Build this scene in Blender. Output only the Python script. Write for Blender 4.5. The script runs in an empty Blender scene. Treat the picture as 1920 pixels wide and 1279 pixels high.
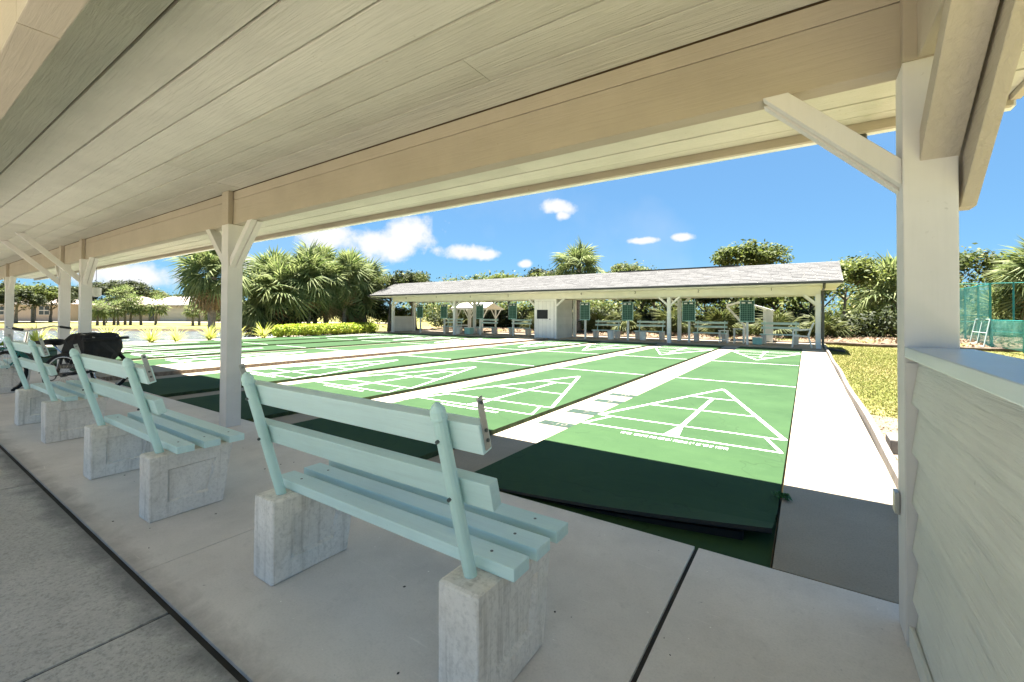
import bpy, bmesh, math, random
import numpy as np
from mathutils import Vector, Matrix, Euler

random.seed(7)
RNG = np.random.default_rng(11)
S = bpy.context.scene
COL = S.collection
R = math.radians

# ------------------------------------------------------------------ camera
cam_d = bpy.data.cameras.new('camera')
cam = bpy.data.objects.new('camera', cam_d)
COL.objects.link(cam)
S.camera = cam
cam_d.sensor_fit = 'HORIZONTAL'
cam_d.sensor_width = 36.0
cam_d.lens = 821.9 * 36.0 / 1920.0
cam_d.shift_x = 0.0
cam_d.shift_y = -(639.5 - 579.2) / 1920.0
cam_d.clip_start = 0.02
cam_d.clip_end = 1500.0
_y, _p, _r = 0.5921528, 0.0128415, 0.0045594
_f = Vector((-math.sin(_y) * math.cos(_p), math.cos(_y) * math.cos(_p), math.sin(_p)))
_rt0 = Vector((math.cos(_y), math.sin(_y), 0))
_up0 = _rt0.cross(_f)
_rt = math.cos(_r) * _rt0 + math.sin(_r) * _up0
_up = -math.sin(_r) * _rt0 + math.cos(_r) * _up0
cam.matrix_world = Matrix((
    (_rt.x, _up.x, -_f.x, 0.0),
    (_rt.y, _up.y, -_f.y, 0.0),
    (_rt.z, _up.z, -_f.z, 1.153),
    (0, 0, 0, 1)))

# ------------------------------------------------------------------ view
S.view_settings.view_transform = 'Standard'
S.view_settings.look = 'None'
S.view_settings.gamma = 1.0
S.view_settings.use_curve_mapping = False
S.view_settings.exposure = 2.9
S.cycles.max_bounces = 10
S.cycles.diffuse_bounces = 7
S.cycles.transparent_max_bounces = 12
S.cycles.sample_clamp_indirect = 6.0
S.cycles.use_denoising = True

# ------------------------------------------------------------------ sun
SUN_DIR = Vector((-0.07, 0.085, 1.0)).normalized()     # towards the sun, almost overhead
sun_d = bpy.data.lights.new('sun', 'SUN')
sun_d.energy = 5.0
sun_d.angle = R(0.55)
sun_d.color = (1.0, 0.94, 0.84)
sun = bpy.data.objects.new('sun', sun_d)
COL.objects.link(sun)
sun.location = (0, 8, 30)
sun.rotation_euler = SUN_DIR.to_track_quat('Z', 'Y').to_euler()

# ------------------------------------------------------------------ world sky with cumulus
W = bpy.data.worlds.new('World')
S.world = W
W.use_nodes = True
wn, wl = W.node_tree.nodes, W.node_tree.links
wn.clear()


def wnode(t, **kw):
    n = wn.new(t)
    for k, v in kw.items():
        setattr(n, k, v)
    return n


def wmath(op, a, b=None, clamp=False):
    n = wnode('ShaderNodeMath', operation=op, use_clamp=clamp)
    for i, v in enumerate((a, b)):
        if v is None:
            continue
        if isinstance(v, (int, float)):
            n.inputs[i].default_value = v
        else:
            wl.new(v, n.inputs[i])
    return n.outputs[0]


SKY_STRENGTH = 0.05
sky = wnode('ShaderNodeTexSky', sky_type='NISHITA')
sky.sun_disc = False
sky.sun_elevation = math.asin(SUN_DIR.z)
sky.sun_rotation = math.atan2(SUN_DIR.x, SUN_DIR.y)
sky.altitude = 0
sky.air_density = 1.0
sky.dust_density = 0.25
sky.ozone_density = 2.5
tc = wnode('ShaderNodeTexCoord')
dirv = tc.outputs['Generated']
nz = wnode('ShaderNodeTexNoise')
nz.inputs['Scale'].default_value = 13.0
nz.inputs['Detail'].default_value = 7.0
nz.inputs['Roughness'].default_value = 0.6
wl.new(dirv, nz.inputs['Vector'])
# cumulus: azimuth (deg from +Y to +X), elevation, half width, half height (deg)
CLOUDS = [(-51.2, 8.6, 6.9, 2.4), (-46.7, 10.2, 4.4, 2.6), (-40.5, 8.1, 4.6, 1.3), (-37.6, 7.8, 3.2, 0.9),
          (-28.1, 13.7, 2.4, 1.25), (-27.6, 12.7, 1.2, 1.0), (-17.6, 9.25, 2.7, 0.5), (-12.6, 9.45, 1.5, 0.65),
          (-32.2, 6.6, 1.1, 0.6), (-74.0, 3.6, 4.6, 1.6), (-56.5, 9.3, 4.0, 2.2), (-64, 5.5, 5, 1.2), (-85, 5, 6, 2.0),
          (-110, 9, 9, 3), (-140, 14, 10, 4), (40, 10, 8, 2.5), (75, 13, 9, 3.5), (120, 8, 9, 3), (170, 11, 9, 3.5)]
acc = None
for az, el, hw, hh in CLOUDS:
    a, e = R(az), R(el)
    c = Vector((math.sin(a) * math.cos(e), math.cos(a) * math.cos(e), math.sin(e)))
    rt = Vector((math.cos(a), -math.sin(a), 0))
    up = rt.cross(c)
    sub = wnode('ShaderNodeVectorMath', operation='SUBTRACT')
    wl.new(dirv, sub.inputs[0])
    sub.inputs[1].default_value = c
    comps = []
    for ax, sz in ((rt, R(hw)), (up, R(hh)), (c, R(hw))):
        d = wnode('ShaderNodeVectorMath', operation='DOT_PRODUCT')
        wl.new(sub.outputs[0], d.inputs[0])
        d.inputs[1].default_value = ax / sz
        comps.append(wmath('POWER', wmath('ABSOLUTE', d.outputs['Value']), 2.0))
    dist = wmath('SQRT', wmath('ADD', wmath('ADD', comps[0], comps[1]), comps[2]))
    m = wmath('SUBTRACT', 1.15, dist)
    acc = m if acc is None else wmath('MAXIMUM', acc, m)
dens = wmath('ADD', acc, wmath('MULTIPLY', wmath('SUBTRACT', nz.outputs['Fac'], 0.52), 2.6))
mr = wnode('ShaderNodeMapRange', interpolation_type='SMOOTHSTEP')
wl.new(dens, mr.inputs['Value'])
mr.inputs['From Min'].default_value = 0.05
mr.inputs['From Max'].default_value = 0.75
# thin veil of high cloud
nz2 = wnode('ShaderNodeTexNoise')
nz2.inputs['Scale'].default_value = 3.2
nz2.inputs['Detail'].default_value = 5.0
wl.new(dirv, nz2.inputs['Vector'])
veil = wnode('ShaderNodeMapRange')
wl.new(nz2.outputs['Fac'], veil.inputs['Value'])
veil.inputs['From Min'].default_value = 0.55
veil.inputs['From Max'].default_value = 0.85
veil.inputs['To Min'].default_value = 0.05
veil.inputs['To Max'].default_value = 0.30
fac = wmath('MAXIMUM', mr.outputs['Result'], veil.outputs['Result'], clamp=True)
tint = wnode('ShaderNodeMix', data_type='RGBA', blend_type='MULTIPLY')
tint.inputs['Factor'].default_value = 1.0
wl.new(sky.outputs['Color'], tint.inputs['A'])
tint.inputs['B'].default_value = (0.19, 0.345, 0.43, 1)
mixc = wnode('ShaderNodeMix', data_type='RGBA')
wl.new(fac, mixc.inputs['Factor'])
pale = wnode('ShaderNodeMix', data_type='RGBA')
pale.inputs['Factor'].default_value = 0.5
wl.new(tint.outputs['Result'], pale.inputs['A'])
pale.inputs['B'].default_value = (0.62, 1.5, 2.7, 1)
wl.new(pale.outputs['Result'], mixc.inputs['A'])
mixc.inputs['B'].default_value = (2.7, 2.75, 2.85, 1)
bg = wnode('ShaderNodeBackground')
bg.inputs['Strength'].default_value = SKY_STRENGTH
wl.new(mixc.outputs['Result'], bg.inputs['Color'])
wo = wnode('ShaderNodeOutputWorld')
wl.new(bg.outputs[0], wo.inputs['Surface'])


# ------------------------------------------------------------------ materials
class NT:
    def __init__(s, name):
        s.m = bpy.data.materials.new(name)
        s.m.use_nodes = True
        s.n, s.l = s.m.node_tree.nodes, s.m.node_tree.links
        s.n.clear()
        s.out = s.n.new('ShaderNodeOutputMaterial')

    def node(s, t, **kw):
        n = s.n.new(t)
        for k, v in kw.items():
            setattr(n, k, v)
        return n

    def inp(s, n, key, v):
        if isinstance(v, bpy.types.NodeSocket):
            s.l.new(v, n.inputs[key])
        else:
            n.inputs[key].default_value = v

    def coord(s, scale=(1, 1, 1), world=False):
        if world:
            g = s.node('ShaderNodeNewGeometry').outputs['Position']
        else:
            g = s.node('ShaderNodeTexCoord').outputs['Object']
        mp = s.node('ShaderNodeMapping')
        s.l.new(g, mp.inputs['Vector'])
        mp.inputs['Scale'].default_value = scale
        return mp.outputs['Vector']

    def noise(s, vec, scale, detail=4, rough=.55, dist=0.0):
        n = s.node('ShaderNodeTexNoise')
        s.l.new(vec, n.inputs['Vector'])
        n.inputs['Scale'].default_value = scale
        n.inputs['Detail'].default_value = detail
        n.inputs['Roughness'].default_value = rough
        n.inputs['Distortion'].default_value = dist
        return n.outputs['Fac']

    def ramp(s, fac, a, b, lo=0.0, hi=1.0):
        n = s.node('ShaderNodeMapRange')
        s.l.new(fac, n.inputs['Value'])
        n.inputs['From Min'].default_value = a
        n.inputs['From Max'].default_value = b
        n.inputs['To Min'].default_value = lo
        n.inputs['To Max'].default_value = hi
        return n.outputs['Result']

    def mix(s, fac, a, b, mode='MIX'):
        n = s.node('ShaderNodeMix', data_type='RGBA', blend_type=mode)
        s.inp(n, 'Factor', fac)
        for k, v in (('A', a), ('B', b)):
            if isinstance(v, bpy.types.NodeSocket):
                s.l.new(v, n.inputs[k])
            else:
                n.inputs[k].default_value = (*v, 1) if len(v) == 3 else v
        return n.outputs['Result']

    def math(s, op, a, b=0.0):
        n = s.node('ShaderNodeMath', operation=op)
        s.inp(n, 0, a)
        s.inp(n, 1, b)
        return n.outputs[0]

    def bump(s, h, strength=.3, dist=.01, prev=None):
        n = s.node('ShaderNodeBump')
        s.l.new(h, n.inputs['Height'])
        n.inputs['Strength'].default_value = strength
        n.inputs['Distance'].default_value = dist
        if prev is not None:
            s.l.new(prev, n.inputs['Normal'])
        return n.outputs['Normal']

    def pbsdf(s, color, rough=.7, normal=None, metallic=0.0, spec=.35):
        p = s.node('ShaderNodeBsdfPrincipled')
        s.inp(p, 'Base Color', color if isinstance(color, bpy.types.NodeSocket) else (*color, 1))
        s.inp(p, 'Roughness', rough)
        p.inputs['Metallic'].default_value = metallic
        p.inputs['Specular IOR Level'].default_value = spec
        if normal is not None:
            s.l.new(normal, p.inputs['Normal'])
        s.l.new(p.outputs[0], s.out.inputs['Surface'])
        return p


def sc(c, k):
    return tuple(min(1.0, x * k) for x in c)


def m_plain(name, col, rough=.6, var=.12, metallic=0.0, spec=.35, nscale=6):
    t = NT(name)
    v = t.coord()
    f = t.noise(v, nscale, 4)
    c = t.mix(t.ramp(f, .3, .7), sc(col, 1 - var), sc(col, 1 + var))
    t.pbsdf(c, rough, t.bump(t.noise(v, nscale * 12, 2), .08, .004), metallic, spec)
    return t.m


def m_paintwood(name, col, axis=0, rough=.6, grain=.25, dirt=(.25, .2, .14), dirt_amt=.35, per_obj=.05, gscale=7.0, streak=.12):
    """painted rough timber: long grain along axis, knots, grime"""
    t = NT(name)
    sca = [22.0, 22.0, 22.0]
    sca[axis] = 1.1
    v = t.coord(tuple(sca), world=True)
    oi = t.node('ShaderNodeObjectInfo')
    off = t.node('ShaderNodeVectorMath', operation='ADD')
    t.l.new(v, off.inputs[0])
    mul = t.math('MULTIPLY', oi.outputs['Random'], 60.0)
    cmb = t.node('ShaderNodeCombineXYZ')
    for i in range(3):
        t.l.new(mul, cmb.inputs[i])
    t.l.new(cmb.outputs[0], off.inputs[1])
    g = t.noise(off.outputs[0], gscale / 3, 6, .65, .6)
    vb = t.coord((1, 1, 1), world=True)
    big = t.noise(vb, 2.2, 5, .6)
    spots = t.noise(vb, 26.0, 3, .6)
    base = t.mix(t.ramp(big, .3, .7), sc(col, .92), sc(col, 1.06))
    base = t.mix(t.ramp(g, .45, .75, 0, streak), base, sc(col, .75))
    base = t.mix(t.ramp(spots, .70, .80, 0, dirt_amt), base, dirt)
    br = t.node('ShaderNodeBrightContrast')
    t.l.new(base, br.inputs['Color'])
    t.l.new(t.math('MULTIPLY', t.math('SUBTRACT', oi.outputs['Random'], .5), per_obj * 2), br.inputs['Bright'])
    nrm = t.bump(g, grain, .010)
    nrm = t.bump(spots, .10, .004, nrm)
    t.pbsdf(br.outputs[0], rough, nrm, 0, .3)
    return t.m


def m_concrete(name, col, speck=.25, bumps=.25, stain=.3, rough=.85, fine=90.0, stain_col=(.16, .14, .12), streak=0.0, edge_y=None, scuff=0.0):
    t = NT(name)
    v = t.coord(world=True)
    big = t.noise(v, .9, 6, .6)
    mid = t.noise(v, 5.5, 7, .7, .3)
    blot = t.noise(v, 17.0, 5, .7, .5)
    fn = t.noise(v, fine, 3, .7)
    base = t.mix(t.ramp(big, .32, .68), sc(col, .84), sc(col, 1.12))
    base = t.mix(t.ramp(mid, .48, .8, 0, stain), base, stain_col)
    base = t.mix(t.ramp(mid, .28, .40, stain * .6, 0), base, sc(col, 1.35))
    base = t.mix(t.ramp(blot, .56, .72, 0, stain * .8), base, stain_col)
    base = t.mix(t.ramp(blot, .68, .74, 0, stain * .5), base, sc(stain_col, .4))
    base = t.mix(t.ramp(blot, .26, .36, stain * .7, 0), base, sc(col, 1.3))
    base = t.mix(t.ramp(fn, .36, .5, speck, 0), base, sc(col, .45))
    base = t.mix(t.ramp(fn, .60, .72, 0, speck), base, sc(col, 1.5))
    if streak:
        sv = t.noise(t.coord((30, 30, 1.6), world=True), 1.0, 5, .65)
        base = t.mix(t.ramp(sv, .52, .72, 0, streak), base, sc(stain_col, .8))
    if edge_y is not None:
        sep = t.node('ShaderNodeSeparateXYZ')
        t.l.new(v, sep.inputs[0])
        dist = t.math('ABSOLUTE', t.math('SUBTRACT', sep.outputs['Y'], edge_y))
        en = t.noise(v, 3.5, 6, .7, .4)
        dist = t.math('SUBTRACT', dist, t.math('MULTIPLY', t.math('SUBTRACT', en, .42), .28))
        base = t.mix(t.ramp(dist, .0, .10, .75, 0), base, stain_col)
    if scuff:
        sv = t.noise(t.coord((2.2, 26, 1), world=True), 1.0, 5, .7, .5)
        base = t.mix(t.ramp(sv, .64, .74, 0, scuff), base, sc(col, 1.35))
        spk = t.noise(v, 38.0, 2, .5)
        base = t.mix(t.ramp(spk, .76, .79, 0, .8), base, sc(col, 1.6))
        base = t.mix(t.ramp(spk, .21, .24, .7, 0), base, sc(col, .4))
    n = t.bump(fn, bumps, .004)
    n = t.bump(blot, bumps * .6, .006, n)
    n = t.bump(mid, bumps * .5, .01, n)
    t.pbsdf(base, rough, n, 0, .25)
    return t.m


def m_leaf(name, c1, c2, trans=.35, c3=None):
    t = NT(name)
    g = t.node('ShaderNodeNewGeometry')
    oi = t.node('ShaderNodeObjectInfo')
    col = t.mix(g.outputs['Random Per Island'], c1, c2)
    if c3 is not None:
        col = t.mix(t.ramp(g.outputs['Random Per Island'], .86, .95), col, c3)
    col = t.mix(t.math('MULTIPLY', oi.outputs['Random'], .35), col, sc(c1, .75))
    d = t.node('ShaderNodeBsdfPrincipled')
    t.l.new(col, d.inputs['Base Color'])
    d.inputs['Roughness'].default_value = .6
    d.inputs['Specular IOR Level'].default_value = .2
    tr = t.node('ShaderNodeBsdfTranslucent')
    hs = t.node('ShaderNodeHueSaturation')
    t.l.new(col, hs.inputs['Color'])
    hs.inputs['Value'].default_value = 1.5
    hs.inputs['Saturation'].default_value = 1.1
    t.l.new(hs.outputs[0], tr.inputs['Color'])
    mx = t.node('ShaderNodeMixShader')
    mx.inputs[0].default_value = trans
    t.l.new(d.outputs[0], mx.inputs[1])
    t.l.new(tr.outputs[0], mx.inputs[2])
    t.l.new(mx.outputs[0], t.out.inputs['Surface'])
    return t.m


def m_court(name, col):
    t = NT(name)
    v = t.coord(world=True)
    vs = t.coord((.7, 5.0, 1), world=True)
    big = t.noise(v, .7, 5, .6)
    st = t.noise(vs, 1.6, 5, .65, .4)
    fn = t.noise(v, 120, 2, .6)
    base = t.mix(t.ramp(big, .3, .7), sc(col, .8), (col[0] * 1.3, col[1] * 1.16, col[2] * 1.2))
    base = t.mix(t.ramp(st, .5, .75, 0, .3), base, (col[0] * 1.35, col[1] * 1.2, col[2] * 1.1))
    base = t.mix(t.ramp(fn, .3, .45, .12, 0), base, sc(col, .6))
    mid = t.noise(v, 4.5, 6, .7, .8)
    base = t.mix(t.ramp(mid, .56, .72, 0, .35), base, (col[0] * 1.7, col[1] * 1.35, col[2] * 1.6))
    base = t.mix(t.ramp(mid, .30, .40, .35, 0), base, sc(col, .72))
    vc = t.node('ShaderNodeTexVoronoi', feature='DISTANCE_TO_EDGE')
    wv = t.node('ShaderNodeVectorMath', operation='ADD')
    t.l.new(v, wv.inputs[0])
    nw = t.node('ShaderNodeTexNoise')
    t.l.new(v, nw.inputs['Vector'])
    nw.inputs['Scale'].default_value = 2.5
    t.l.new(nw.outputs['Color'], wv.inputs[1])
    t.l.new(wv.outputs[0], vc.inputs['Vector'])
    vc.inputs['Scale'].default_value = .55
    base = t.mix(t.ramp(vc.outputs['Distance'], .0, .006, .45, 0), base, sc(col, .45))
    n = t.bump(fn, .08, .002)
    t.pbsdf(base, .8, n, 0, .12)
    return t.m


M = {}
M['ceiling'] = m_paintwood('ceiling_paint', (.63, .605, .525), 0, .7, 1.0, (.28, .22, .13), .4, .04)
M['beam'] = m_paintwood('beam_bounce_light_tan', (.44, .38, .31), 0, .65, .35, (.25, .17, .1), .5, .02)  # cream timber turned tan: warm bounce light put into the colour
M['beam_y'] = m_paintwood('beam_bounce_light_tan_cross', (.50, .44, .365), 1, .65, .7, (.25, .17, .1), .5, .02)  # cross timbers: the same warm bounce light painted over the cream
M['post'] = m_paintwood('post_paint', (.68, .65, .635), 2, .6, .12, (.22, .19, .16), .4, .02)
M['siding'] = m_paintwood('siding_paint', (.74, .735, .67), 1, .6, 1.0, (.08, .07, .06), .3, .02, 7.0, .18)
M['cap'] = m_paintwood('cap_sky_reflection_tint', (.44, .52, .62), 1, .28, .06, (.2, .18, .16), .3, .0)  # blue of the reflected sky put into the cap's base colour
M['white_far'] = m_paintwood('far_white_paint', (.72, .71, .62), 0, .6, .1, (.3, .27, .2), .3, .02)
M['white_far_z'] = m_paintwood('far_white_paint_upright', (.76, .76, .72), 2, .6, .1, (.3, .27, .2), .3, .02)
M['far_siding'] = m_paintwood('far_siding_paint', (.60, .60, .57), 0, .6, .12, (.3, .27, .2), .3, .03)
M['gutter'] = m_plain('dark_gutter_metal', (.05, .05, .045), .45, .15, 0, .5)
M['trim_white'] = m_plain('trim_white_metal', (.74, .74, .70), .45, .05)
M['joint'] = m_plain('dark_joint', (.03, .027, .024), .95, .3)
M['floor'] = m_concrete('smooth_floor_concrete', (.66, .605, .555), .14, .14, .2, .7, 120, (.30, .265, .235), 0, .68, .5)
M['walk'] = m_concrete('broom_walk_concrete', (.30, .257, .20), .3, .25, .12, .85, 110)
M['alley'] = m_concrete('alley_concrete', (.30, .257, .20), .25, .25, .10, .85, 100)
M['rough'] = m_concrete('coarse_sidewalk_concrete', (.46, .435, .40), .5, .8, .22, .9, 75, (.12, .12, .12), 0, .69)
M['block'] = m_concrete('cast_concrete', (.76, .715, .66), .25, .6, .28, .85, 60, (.24, .19, .14), .4)
M['kerb'] = m_concrete('kerb_concrete', (.24, .225, .205), .2, .3, .4, .85, 50)
M['court'] = m_court('green_court_paint', (.0235, .0570, .0215))
M['court_side'] = m_plain('mossy_court_edge', (.035, .055, .022), .95, .5, nscale=14)
M['strip_side'] = m_plain('worn_strip_edge', (.20, .155, .115), .95, .4, nscale=20)
M['line'] = m_plain('white_line_paint', (.80, .82, .78), .6, .06, nscale=20)
M['stencil'] = m_plain('dark_green_stencil', (.009, .028, .017), .7, .3, nscale=12)
M['stencil_num'] = m_plain('pale_stencil_figure', (.115, .112, .09), .7, .1, nscale=12)
M['black_num'] = m_plain('black_figure', (.02, .02, .02), .6, .2)
M['rubber'] = m_plain('black_rubber', (.008, .009, .010), .6, .3)
M['bench'] = m_paintwood('aqua_bench_paint', (.56, .74, .725), 0, .30, .35, (.14, .19, .18), .45, .04, 7.0, .3)
M['bench_pipe'] = m_plain('aqua_pipe_paint', (.50, .70, .67), .4, .06)
M['zinc'] = m_plain('zinc_bracket', (.42, .42, .40), .45, .15, .7)
M['bolt'] = m_plain('dark_bolt', (.10, .12, .12), .5, .3, .5)
M['shingle'] = None
M['board_green'] = m_plain('scoreboard_green', (.012, .065, .045), .5, .1)
M['board_line'] = m_plain('scoreboard_line', (.18, .34, .27), .6, .1)
M['blackboard'] = m_plain('blackboard', (.015, .016, .018), .6, .2)
M['plastic'] = m_plain('white_plastic', (.78, .78, .75), .4, .04)
M['aqua_plastic'] = m_plain('aqua_plastic', (.32, .58, .52), .45, .08)
M['grey_plastic'] = m_plain('grey_plastic', (.32, .33, .33), .5, .1)
M['black_cloth'] = m_plain('black_bag_cloth', (.012, .011, .012), .8, .3, nscale=20)
M['black_metal'] = m_plain('black_metal', (.012, .012, .013), .35, .2, 0, .5)
M['chrome'] = m_plain('chrome', (.55, .55, .56), .2, .05, 1.0)
M['tyre'] = m_plain('tyre_rubber', (.012, .012, .012), .8, .2)
M['teal'] = m_plain('teal_enamel', (.01, .14, .13), .35, .1)
M['frond'] = m_leaf('palm_frond_green', (.07, .105, .032), (.24, .27, .12), .32)
M['frond_dead'] = m_leaf('palm_frond_dry', (.20, .14, .07), (.32, .23, .12), .15)
M['palmetto'] = m_leaf('palmetto_green', (.035, .05, .014), (.13, .14, .05), .25)
M['leaf_a'] = m_leaf('leaf_green', (.04, .062, .014), (.15, .175, .045), .32, (.26, .28, .10))
M['leaf_b'] = m_leaf('leaf_olive', (.04, .06, .015), (.125, .15, .045), .32, (.24, .22, .10))
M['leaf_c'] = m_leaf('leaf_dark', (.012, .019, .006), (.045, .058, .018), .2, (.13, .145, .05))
M['hedge'] = m_leaf('hedge_leaf', (.14, .22, .03), (.38, .43, .07), .38, (.55, .54, .13))
M['tuft'] = m_leaf('striped_grass_leaf', (.32, .38, .08), (.6, .58, .22), .35)
M['grass'] = m_leaf('lawn_blade', (.095, .13, .025), (.22, .185, .07), .4, (.28, .22, .12))
M['dry'] = m_leaf('dry_litter', (.12, .085, .055), (.26, .19, .13), .1)
M['weed'] = m_leaf('weed_leaf', (.03, .10, .03), (.06, .16, .05), .3)
M['bark'] = m_plain('grey_bark', (.16, .135, .11), .95, .35, nscale=9)
M['palm_bark'] = m_plain('palm_bark', (.25, .21, .175), .95, .3, nscale=14)
M['dead_wood'] = m_plain('dead_branch', (.09, .075, .07), .95, .3)
M['house_wall'] = m_plain('stucco', (.40, .325, .255), .9, .06)
M['house_roof'] = m_plain('pale_roof_tile', (.30, .255, .225), .9, .1)
M['house_white'] = m_plain('house_trim', (.42, .40, .375), .7, .04)
M['glass_dark'] = m_plain('window_glass', (.03, .035, .04), .12, .1, 0, .6)
M['groove'] = m_plain('groove_brown', (.16, .10, .055), .9, .3)
M['timber'] = m_plain('weathered_timber', (.16, .145, .13), .9, .25, nscale=10)
M['brick_edge'] = m_plain('edging_dark', (.10, .075, .055), .9, .4)
M['pipe_white'] = m_plain('white_pipe', (.30, .38, .36), .45, .05)
M['fence_pipe'] = m_plain('green_fence_pipe', (.02, .19, .17), .5, .15)
M['canopy'] = m_plain('canopy_white_paint', (.80, .80, .78), .5, .04)
M['lamp'] = m_plain('lantern_white', (.6, .6, .56), .5, .1)


def m_shingle():
    t = NT('pale_shingle')
    g = t.node('ShaderNodeNewGeometry')
    c = t.mix(g.outputs['Random Per Island'], (.058, .058, .060), (.072, .072, .074))
    v = t.coord()
    c = t.mix(t.ramp(t.noise(v, 60, 3), .4, .7, 0, .3), c, (.35, .35, .34))
    t.pbsdf(c, .9, None, 0, .2)
    return t.m


M['shingle'] = m_shingle()


def m_water():
    t = NT('pond_water')
    v = t.coord((1, 1, 1), world=True)
    n = t.bump(t.noise(v, 3.0, 5, .65), 1.0, .22)
    p = t.pbsdf((.05, .07, .085), .12, n, 0, .5)
    return t.m


M['water'] = m_water()


def m_ground():
    t = NT('lawn_and_soil')
    v = t.coord((1, 1, 1), world=True)
    big = t.noise(v, .22, 6, .65)
    mid = t.noise(v, 1.6, 6, .7)
    fn = t.noise(v, 24, 4, .7)
    grass = t.mix(t.ramp(big, .35, .65), (.08, .11, .022), (.18, .15, .06))
    grass = t.mix(t.ramp(mid, .45, .75, 0, .55), grass, (.38, .30, .17))
    grass = t.mix(t.ramp(fn, .35, .6, .45, 0), grass, (.10, .10, .03))
    sep = t.node('ShaderNodeSeparateXYZ')
    t.l.new(v, sep.inputs[0])
    grass = t.mix(t.ramp(sep.outputs['Z'], -.16, -.26), grass, (.05, .038, .028))
    t.pbsdf(grass, .95, t.bump(fn, .5, .03), 0, .1)
    return t.m


M['ground'] = m_ground()


def m_soil(name, a, b):
    t = NT(name)
    v = t.coord((1, 1, 1), world=True)
    mid = t.noise(v, 2.2, 6, .7)
    fn = t.noise(v, 30, 4, .75)
    c = t.mix(t.ramp(mid, .3, .7), a, b)
    c = t.mix(t.ramp(fn, .35, .55, .5, 0), c, sc(a, .45))
    t.pbsdf(c, .95, t.bump(fn, .8, .03), 0, .1)
    return t.m


M['mulch'] = m_soil('leaf_litter_soil', (.10, .075, .05), (.22, .165, .115))
M['pebble'] = m_soil('shell_gravel', (.13, .105, .08), (.26, .22, .17))


def m_screen():
    t = NT('green_windscreen_mesh')
    v = t.coord((1, 1, 1), world=True)
    c = t.mix(t.ramp(t.noise(v, 1.7, 5, .7), .35, .65), (.06, .25, .22), (.20, .46, .41))
    d = t.node('ShaderNodeBsdfDiffuse')
    t.l.new(c, d.inputs['Color'])
    tl = t.node('ShaderNodeBsdfTranslucent')
    t.l.new(c, tl.inputs['Color'])
    tr = t.node('ShaderNodeBsdfTransparent')
    a = t.node('ShaderNodeMixShader')
    a.inputs[0].default_value = .45
    t.l.new(d.outputs[0], a.inputs[1])
    t.l.new(tl.outputs[0], a.inputs[2])
    b = t.node('ShaderNodeMixShader')
    b.inputs[0].default_value = .32
    t.l.new(a.outputs[0], b.inputs[1])
    t.l.new(tr.outputs[0], b.inputs[2])
    t.l.new(b.outputs[0], t.out.inputs['Surface'])
    return t.m


M['screen'] = m_screen()


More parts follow.
